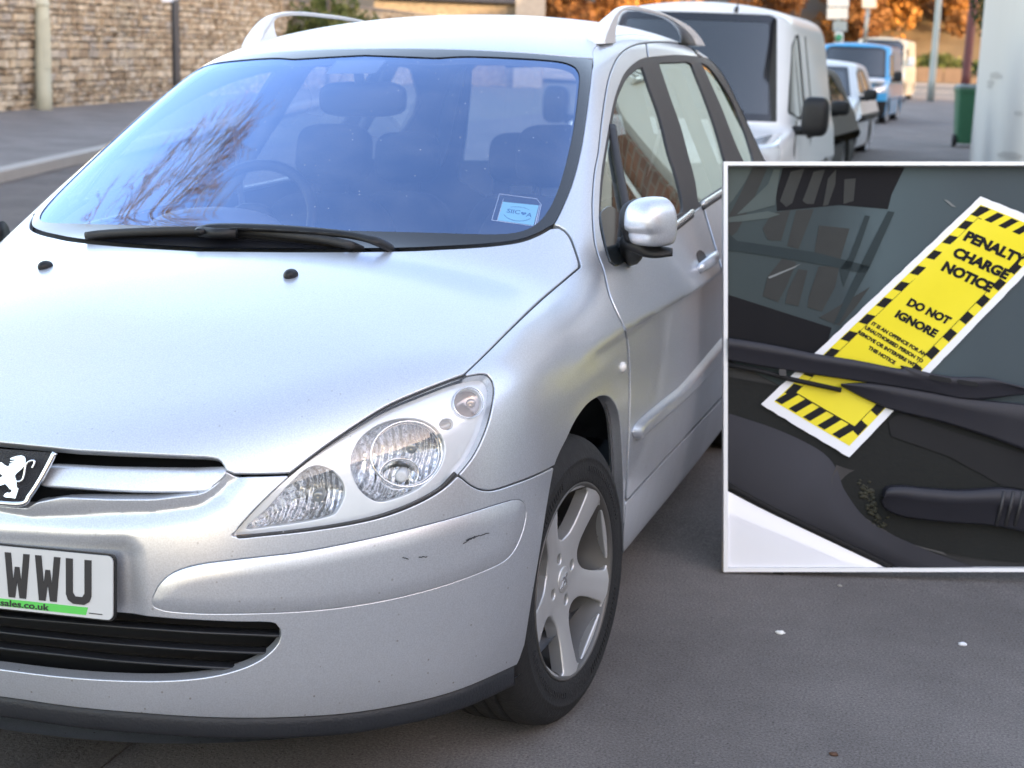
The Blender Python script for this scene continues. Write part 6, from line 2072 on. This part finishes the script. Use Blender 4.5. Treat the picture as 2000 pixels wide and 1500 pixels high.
patches('printed_reflection', [[(1530, 326), (1768, 326), (1742, 380), (1735, 408), (1640, 400), (1518, 412), (1516, 380)], [(1419, 574), (1500, 600), (1625, 640), (1618, 668), (1590, 690), (1500, 678), (1419, 664)]], M_pdk, -.0058)
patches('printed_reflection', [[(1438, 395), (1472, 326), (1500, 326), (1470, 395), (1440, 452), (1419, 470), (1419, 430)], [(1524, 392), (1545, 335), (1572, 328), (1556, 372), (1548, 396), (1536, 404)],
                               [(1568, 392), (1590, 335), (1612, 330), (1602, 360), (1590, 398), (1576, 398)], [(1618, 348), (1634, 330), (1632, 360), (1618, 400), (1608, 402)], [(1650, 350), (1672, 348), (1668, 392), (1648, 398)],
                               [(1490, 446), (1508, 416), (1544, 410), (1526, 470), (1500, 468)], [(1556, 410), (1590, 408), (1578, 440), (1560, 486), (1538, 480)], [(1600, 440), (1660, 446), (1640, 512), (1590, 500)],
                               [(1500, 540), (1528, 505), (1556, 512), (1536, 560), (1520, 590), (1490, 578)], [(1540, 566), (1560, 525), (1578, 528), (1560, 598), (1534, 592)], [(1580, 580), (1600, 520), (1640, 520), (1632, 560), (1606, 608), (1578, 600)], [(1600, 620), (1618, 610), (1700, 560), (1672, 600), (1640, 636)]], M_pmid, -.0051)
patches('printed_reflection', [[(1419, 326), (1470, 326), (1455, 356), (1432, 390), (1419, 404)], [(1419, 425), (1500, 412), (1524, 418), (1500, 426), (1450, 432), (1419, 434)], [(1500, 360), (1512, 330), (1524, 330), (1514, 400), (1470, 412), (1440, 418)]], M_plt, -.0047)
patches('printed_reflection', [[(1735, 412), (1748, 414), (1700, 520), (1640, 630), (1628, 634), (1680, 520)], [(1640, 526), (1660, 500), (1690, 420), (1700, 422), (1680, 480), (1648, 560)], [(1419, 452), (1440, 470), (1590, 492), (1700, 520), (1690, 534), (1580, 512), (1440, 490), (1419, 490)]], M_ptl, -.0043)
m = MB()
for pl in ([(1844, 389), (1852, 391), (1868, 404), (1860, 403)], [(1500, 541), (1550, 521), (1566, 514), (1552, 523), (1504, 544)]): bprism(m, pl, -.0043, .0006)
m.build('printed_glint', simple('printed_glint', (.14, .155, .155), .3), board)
# the scuttle: moulded grey sheets, black gap, white bonnet corner
M_cowl = grad_mat('scuttle_grey', [(0, (.030, .030, .036)), (.5, (.050, .050, .060)), (1, (.028, .028, .034))], ((1430, 820), (1800, 1110)), .6, .2, 0, .2)
M_cowl2 = simple('scuttle_dark', (.018, .019, .018), .7, vary=.3, spec=.15, scale=9, bump=.2, bscale=90)
M_moss = simple('mossy_dirt', (.035, .034, .020), .95, vary=.5, scale=40, bump=.6, bscale=80)
bsurf('scuttle_back', [[(1419, 735, -.004), (1600, 770, -.004), (1850, 830, -.004), (2088, 900, -.004)], [(1419, 790, .0), (1560, 850, .0), (1850, 940, .0), (2088, 985, .0)], [(1419, 850, .006), (1600, 935, .004), (1850, 1000, .002), (2088, 1040, .002)], [(1419, 900, -.004), (1640, 1010, -.004), (1850, 1080, -.004), (2088, 1107, -.004)]], M_cowl2)
bsurf('scuttle_lip', [[(1419, 806, .006), (1520, 840, .008), (1600, 880, .010), (1632, 915, .010), (1650, 960, .010), (1700, 1020, .008), (1800, 1070, .006), (1900, 1107, .004)],
                      [(1419, 840, .016), (1500, 875, .018), (1570, 915, .020), (1610, 950, .020), (1630, 990, .020), (1680, 1035, .018), (1770, 1085, .016), (1840, 1107, .014)],
                      [(1419, 905, .018), (1480, 940, .020), (1540, 975, .022), (1590, 1000, .022), (1620, 1020, .022), (1680, 1058, .020), (1750, 1096, .018), (1775, 1107, .017)],
                      [(1419, 942, .004), (1480, 976, .006), (1540, 1006, .006), (1590, 1030, .006), (1620, 1044, .006), (1680, 1075, .006), (1730, 1098, .006), (1752, 1107, .006)]], M_cowl)
bsurf('scuttle_cup', [[(1632, 908, .010), (1665, 918, .002), (1700, 920, .0), (1740, 930, -.002), (1800, 945, -.004)], [(1622, 935, .016), (1645, 945, .0), (1680, 950, -.006), (1730, 960, -.006), (1800, 990, -.006)], [(1626, 975, .018), (1655, 985, .0), (1690, 1000, -.004), (1740, 1020, -.006), (1800, 1040, -.006)], [(1650, 1015, .018), (1680, 1028, .006), (1720, 1045, .0), (1780, 1065, -.004), (1850, 1085, -.004)]], simple('scuttle_cup_grey', (.045, .043, .043), .5, vary=.2))
m = MB()
rs_ = random.Random(5)
for k in range(60):
    a = rs_.random(); u = 1682 + 40 * a + rs_.gauss(0, 7); v = 945 + 85 * a + rs_.gauss(0, 9)
    V_, F_ = superell((0, 0, 0), (.007, .006, .005), 1, 8, 6); m.add(V_ * rs_.uniform(.4, 1.2) + bpx(u, v, .003) - base_, F_, True)
m.build('moss', M_moss, board)
m = MB(); gapl = catmull([(1419, 946), (1480, 980), (1540, 1010), (1620, 1048), (1690, 1082), (1750, 1112)], 6)
gapl = gapl[gapl[:, 1] < 1108]
m.tube(np.array([bpx(u, v, .006) for u, v in gapl]) - base_, .0085, 8); m.build('bonnet_seal', M_dark, board)
bsurf('bonnet_corner', [[(1419, 958, .006), (1480, 990, .006), (1540, 1019, .006), (1620, 1057, .006), (1690, 1090, .006), (1726, 1107, .006)], [(1419, 975, .012), (1470, 1005, .012), (1530, 1035, .012), (1610, 1070, .012), (1670, 1096, .012), (1690, 1107, .012)],
                        [(1419, 1030, .014), (1450, 1050, .014), (1490, 1070, .014), (1540, 1090, .014), (1570, 1102, .014), (1580, 1107, .014)], [(1419, 1106, .014), (1420, 1106.2, .014), (1421, 1106.4, .014), (1422, 1106.6, .014), (1423, 1106.8, .014), (1424, 1107, .014)]], simple('white_bonnet_paint', (.80, .80, .84), .3, vary=.02, coat=1))
# slot in the scuttle
patches('scuttle_slot', [[(1735, 822), (1760, 806), (1850, 840), (2088, 915), (2088, 965), (1960, 950), (1850, 890), (1740, 852)]], M_dark, .0015)
# notice
def homog(src, dst):
    A = []
    for (x, y), (u, v) in zip(src, dst):
        A.append([x, y, 1, 0, 0, 0, -u * x, -u * y, -u]); A.append([0, 0, 0, x, y, 1, -v * x, -v * y, -v])
    return np.linalg.svd(np.array(A, float))[2][-1].reshape(3, 3)


HN = homog([(0, 0), (1, 0), (1, 1), (0, 1)], [(1914, 384), (2083, 452), (1657, 893), (1485, 790)]); HI = np.linalg.inv(HN)


def hmap(H_, P):
    P = np.asarray(P, float); q = np.c_[P, np.ones(len(P))] @ H_.T; return q[:, :2] / q[:, 2:]


def n_h(P):                                                    # height of the paper: lies on the glass, dips under the wiper, curls at its foot
    v = np.asarray(P)[:, 1]
    return .004 + .006 * np.clip((v - .8) / .2, 0, 1) + .0035 * np.sin(np.asarray(P)[:, 0] * 4 + v * 3)


nb = bpx(1740, 640, .0)
note = empty('penalty_notice', tuple(nb), label='yellow penalty charge notice with black hazard border under the wiper of the picture board', cat='notice')


def nsheet(nm, x0, y0, x1, y1, dh, mat, nx=14, ny=40, wob=0.0, poly=None):
    rs = random.Random(9)
    V = []; g = []
    for j in range(ny + 1):
        for i in range(nx + 1):
            q = [x0 + (x1 - x0) * i / nx, y0 + (y1 - y0) * j / ny]
            if wob and (i in (0, nx)): q[0] += rs.uniform(-wob, wob)
            if wob and (j in (0, ny)): q[1] += rs.uniform(-wob, wob) * .4
            g.append(q)
    px = hmap(HN, g); hh = n_h(np.array(g)) + dh
    V = np.array([bpx(u, v, h_) for (u, v), h_ in zip(px, hh)]) - nb
    k = nx + 1
    o = mesh_np(nm, V, [(j * k + i, (j + 1) * k + i, (j + 1) * k + i + 1, j * k + i + 1) for j in range(ny) for i in range(nx)], note, mat, True)
    return o


def npoly(mm, q, dh):
    q = np.array(q, float); px = hmap(HN, q); hh = n_h(q) + dh
    return mm.add(np.array([bpx(u, v, h_) for (u, v), h_ in zip(px, hh)]) - nb, [tuple(range(len(q)))])


M_yel = simple('yellow_print', (.86, .72, .012), .42, vary=.05, scale=12, spec=.35)
M_npap = simple('white_notice_paper', (.85, .85, .87), .5, vary=.03)
M_blk = simple('black_print', (.012, .012, .014), .6, vary=.15, spec=.15)
nsheet('paper', 0, 0, 1, 1, 0, M_npap, wob=.0035)
nsheet('yellow_face', .075, .032, .925, .972, .0008, M_yel)
hz = MB()
nS = 12
for i in range(nS):                                            # hazard blocks down both long edges
    a, b_ = .035 + .935 * i / nS, .035 + .935 * (i + .5) / nS
    for x0, x1 in ((.082, .165), (.835, .918)):
        sl_ = .003 if x0 < .5 else -.003
        npoly(hz, [(x0, a + sl_), (x1, a - sl_), (x1, b_ - sl_), (x0, b_ + sl_)], .0014)
for i in range(5):
    a, b_ = .09 + .82 * i / 5, .09 + .82 * (i + .5) / 5
    for y0, y1 in ((.036, .085), (.918, .968)):
        npoly(hz, [(a + .03, y0), (b_ + .03, y0), (b_ - .02, y1), (a - .02, y1)], .0014)
for q in ([(.165, .085), (.170, .085), (.170, .918), (.165, .918)], [(.830, .085), (.835, .085), (.835, .918), (.830, .918)], [(.165, .085), (.835, .085), (.835, .088), (.165, .088)], [(.165, .915), (.835, .915), (.835, .918), (.165, .918)]):
    npoly(hz, q, .0014)
hz.build('hazard_border', M_blk, note)
tx = MB()
for body, (xa, ya), (xb, yb_), up_ in (('PENALTY', (1884, 460), (2003, 511), (12.5, -18.5)), ('CHARGE', (1862, 491), (1970, 538), (12.5, -18.5)), ('NOTICE', (1841, 519), (1938, 563), (12.5, -18.5)), ('DO NOT', (1773, 589), (1855, 628), (10.5, -14.5)), ('IGNORE', (1750, 612), (1829, 653), (10.5, -14.5)),
                                  ('IT IS AN OFFENCE FOR AN', (1702, 631), (1808, 693), (4.6, -6.6)), ('UNAUTHORISED PERSON TO', (1689, 639), (1802, 706), (4.6, -6.6)), ('REMOVE OR INTERFERE WITH', (1675, 648), (1796, 719), (4.6, -6.6)), ('THIS NOTICE', (1696, 678), (1748, 709), (4.6, -6.6))):
    V_, F_ = text_mesh(body, width=1, height=1, extrude=0, bold=.06)
    px = np.array([xa, ya]) + (V_[:, :1] + .5) * np.array([xb - xa, yb_ - ya]) + V_[:, 1:2] * np.array(up_)
    h_ = n_h(hmap(HI, px)) + .0020
    tx.add(np.array([bpx(u, v, a) for (u, v), a in zip(px, h_)]) - nb, F_)
tx.build('notice_lettering', M_blk, note)
# wipers
M_wip = simple('satin_black_wiper', (.024, .024, .032), .45, vary=.12, scale=12, spec=.35)


def bar(nm, top, bot, h0, bulge, mat, n=8):
    T_, B_ = catmull(top, n), catmull(bot, n)
    k = min(len(T_), len(B_)); rs60 = lambda P: np.stack([np.interp(np.linspace(0, len(P) - 1, 60), np.arange(len(P)), P[:, c]) for c in (0, 1)], 1); T_ = rs60(T_); B_ = rs60(B_)
    rows = []
    for f, hgt in ((0, 0), (.01, .8), (.05, 1), (.40, 1.0), (.46, .80), (.92, .62), (.97, .5), (1, 0)):
        P = T_ * (1 - f) + B_ * f; rows.append(np.array([bpx(u, v, h0 + bulge * hgt) for u, v in P]) - base_)
    V = np.vstack(rows); k = 60; R_ = len(rows)
    return mesh_np(nm, V, [(i * k + j, (i + 1) * k + j, (i + 1) * k + j + 1, i * k + j + 1) for i in range(R_ - 1) for j in range(k - 1)], board, mat, True)


bar('wiper_arm', [(1638, 749), (1700, 748), (1760, 756), (1880, 777), (1990, 788), (2088, 800)], [(1640, 754), (1690, 780), (1745, 802), (1850, 828), (1990, 876), (2088, 920)], .012, .016, M_wip)
bar('wiper_blade', [(1419, 660), (1500, 673), (1583, 690), (1670, 704), (1751, 720), (1757, 714), (1808, 728), (1862, 736), (1916, 737), (1970, 750), (2088, 775)],
    [(1419, 704), (1520, 722), (1640, 740), (1760, 758), (1820, 768), (1874, 779), (1910, 780), (1950, 776), (2000, 771), (2050, 780), (2088, 790)], .022, .018, M_wip)
patches('wiper_slots', [[(1810, 732), (1848, 739), (1852, 746), (1846, 748), (1810, 741), (1806, 736)], [(1864, 741), (1900, 747), (1904, 753), (1898, 756), (1866, 750), (1860, 745)]], M_dark, .0406)
m = MB(); m.tube(np.array([bpx(*q, .02) for q in ((1419, 712), (1480, 724), (1540, 740), (1640, 762))]) - base_, .007, 8); m.build('wiper_rubber', M_dark, board)
patches('wiper_clip', [[(1518, 720), (1532, 722), (1532, 735), (1518, 733)]], M_gray, .030)
bar('wiper_pivot', [(1719, 968), (1728, 950), (1760, 947), (1799, 951), (1870, 955), (1955, 951), (2020, 962), (2088, 975)], [(1716, 976), (1724, 992), (1745, 1004), (1778, 1012), (1850, 1020), (1934, 1026), (2010, 1042), (2088, 1060)], .012, .040, M_wip)
m = MB()
for u in (1944, 1962, 1980): m.tube(np.array([bpx(u + 6, 957, .050), bpx(u, 988, .0535), bpx(u - 6, 1024, .036)]) - base_, .005, 8)
m.build('pivot_ribs', M_gray, board)
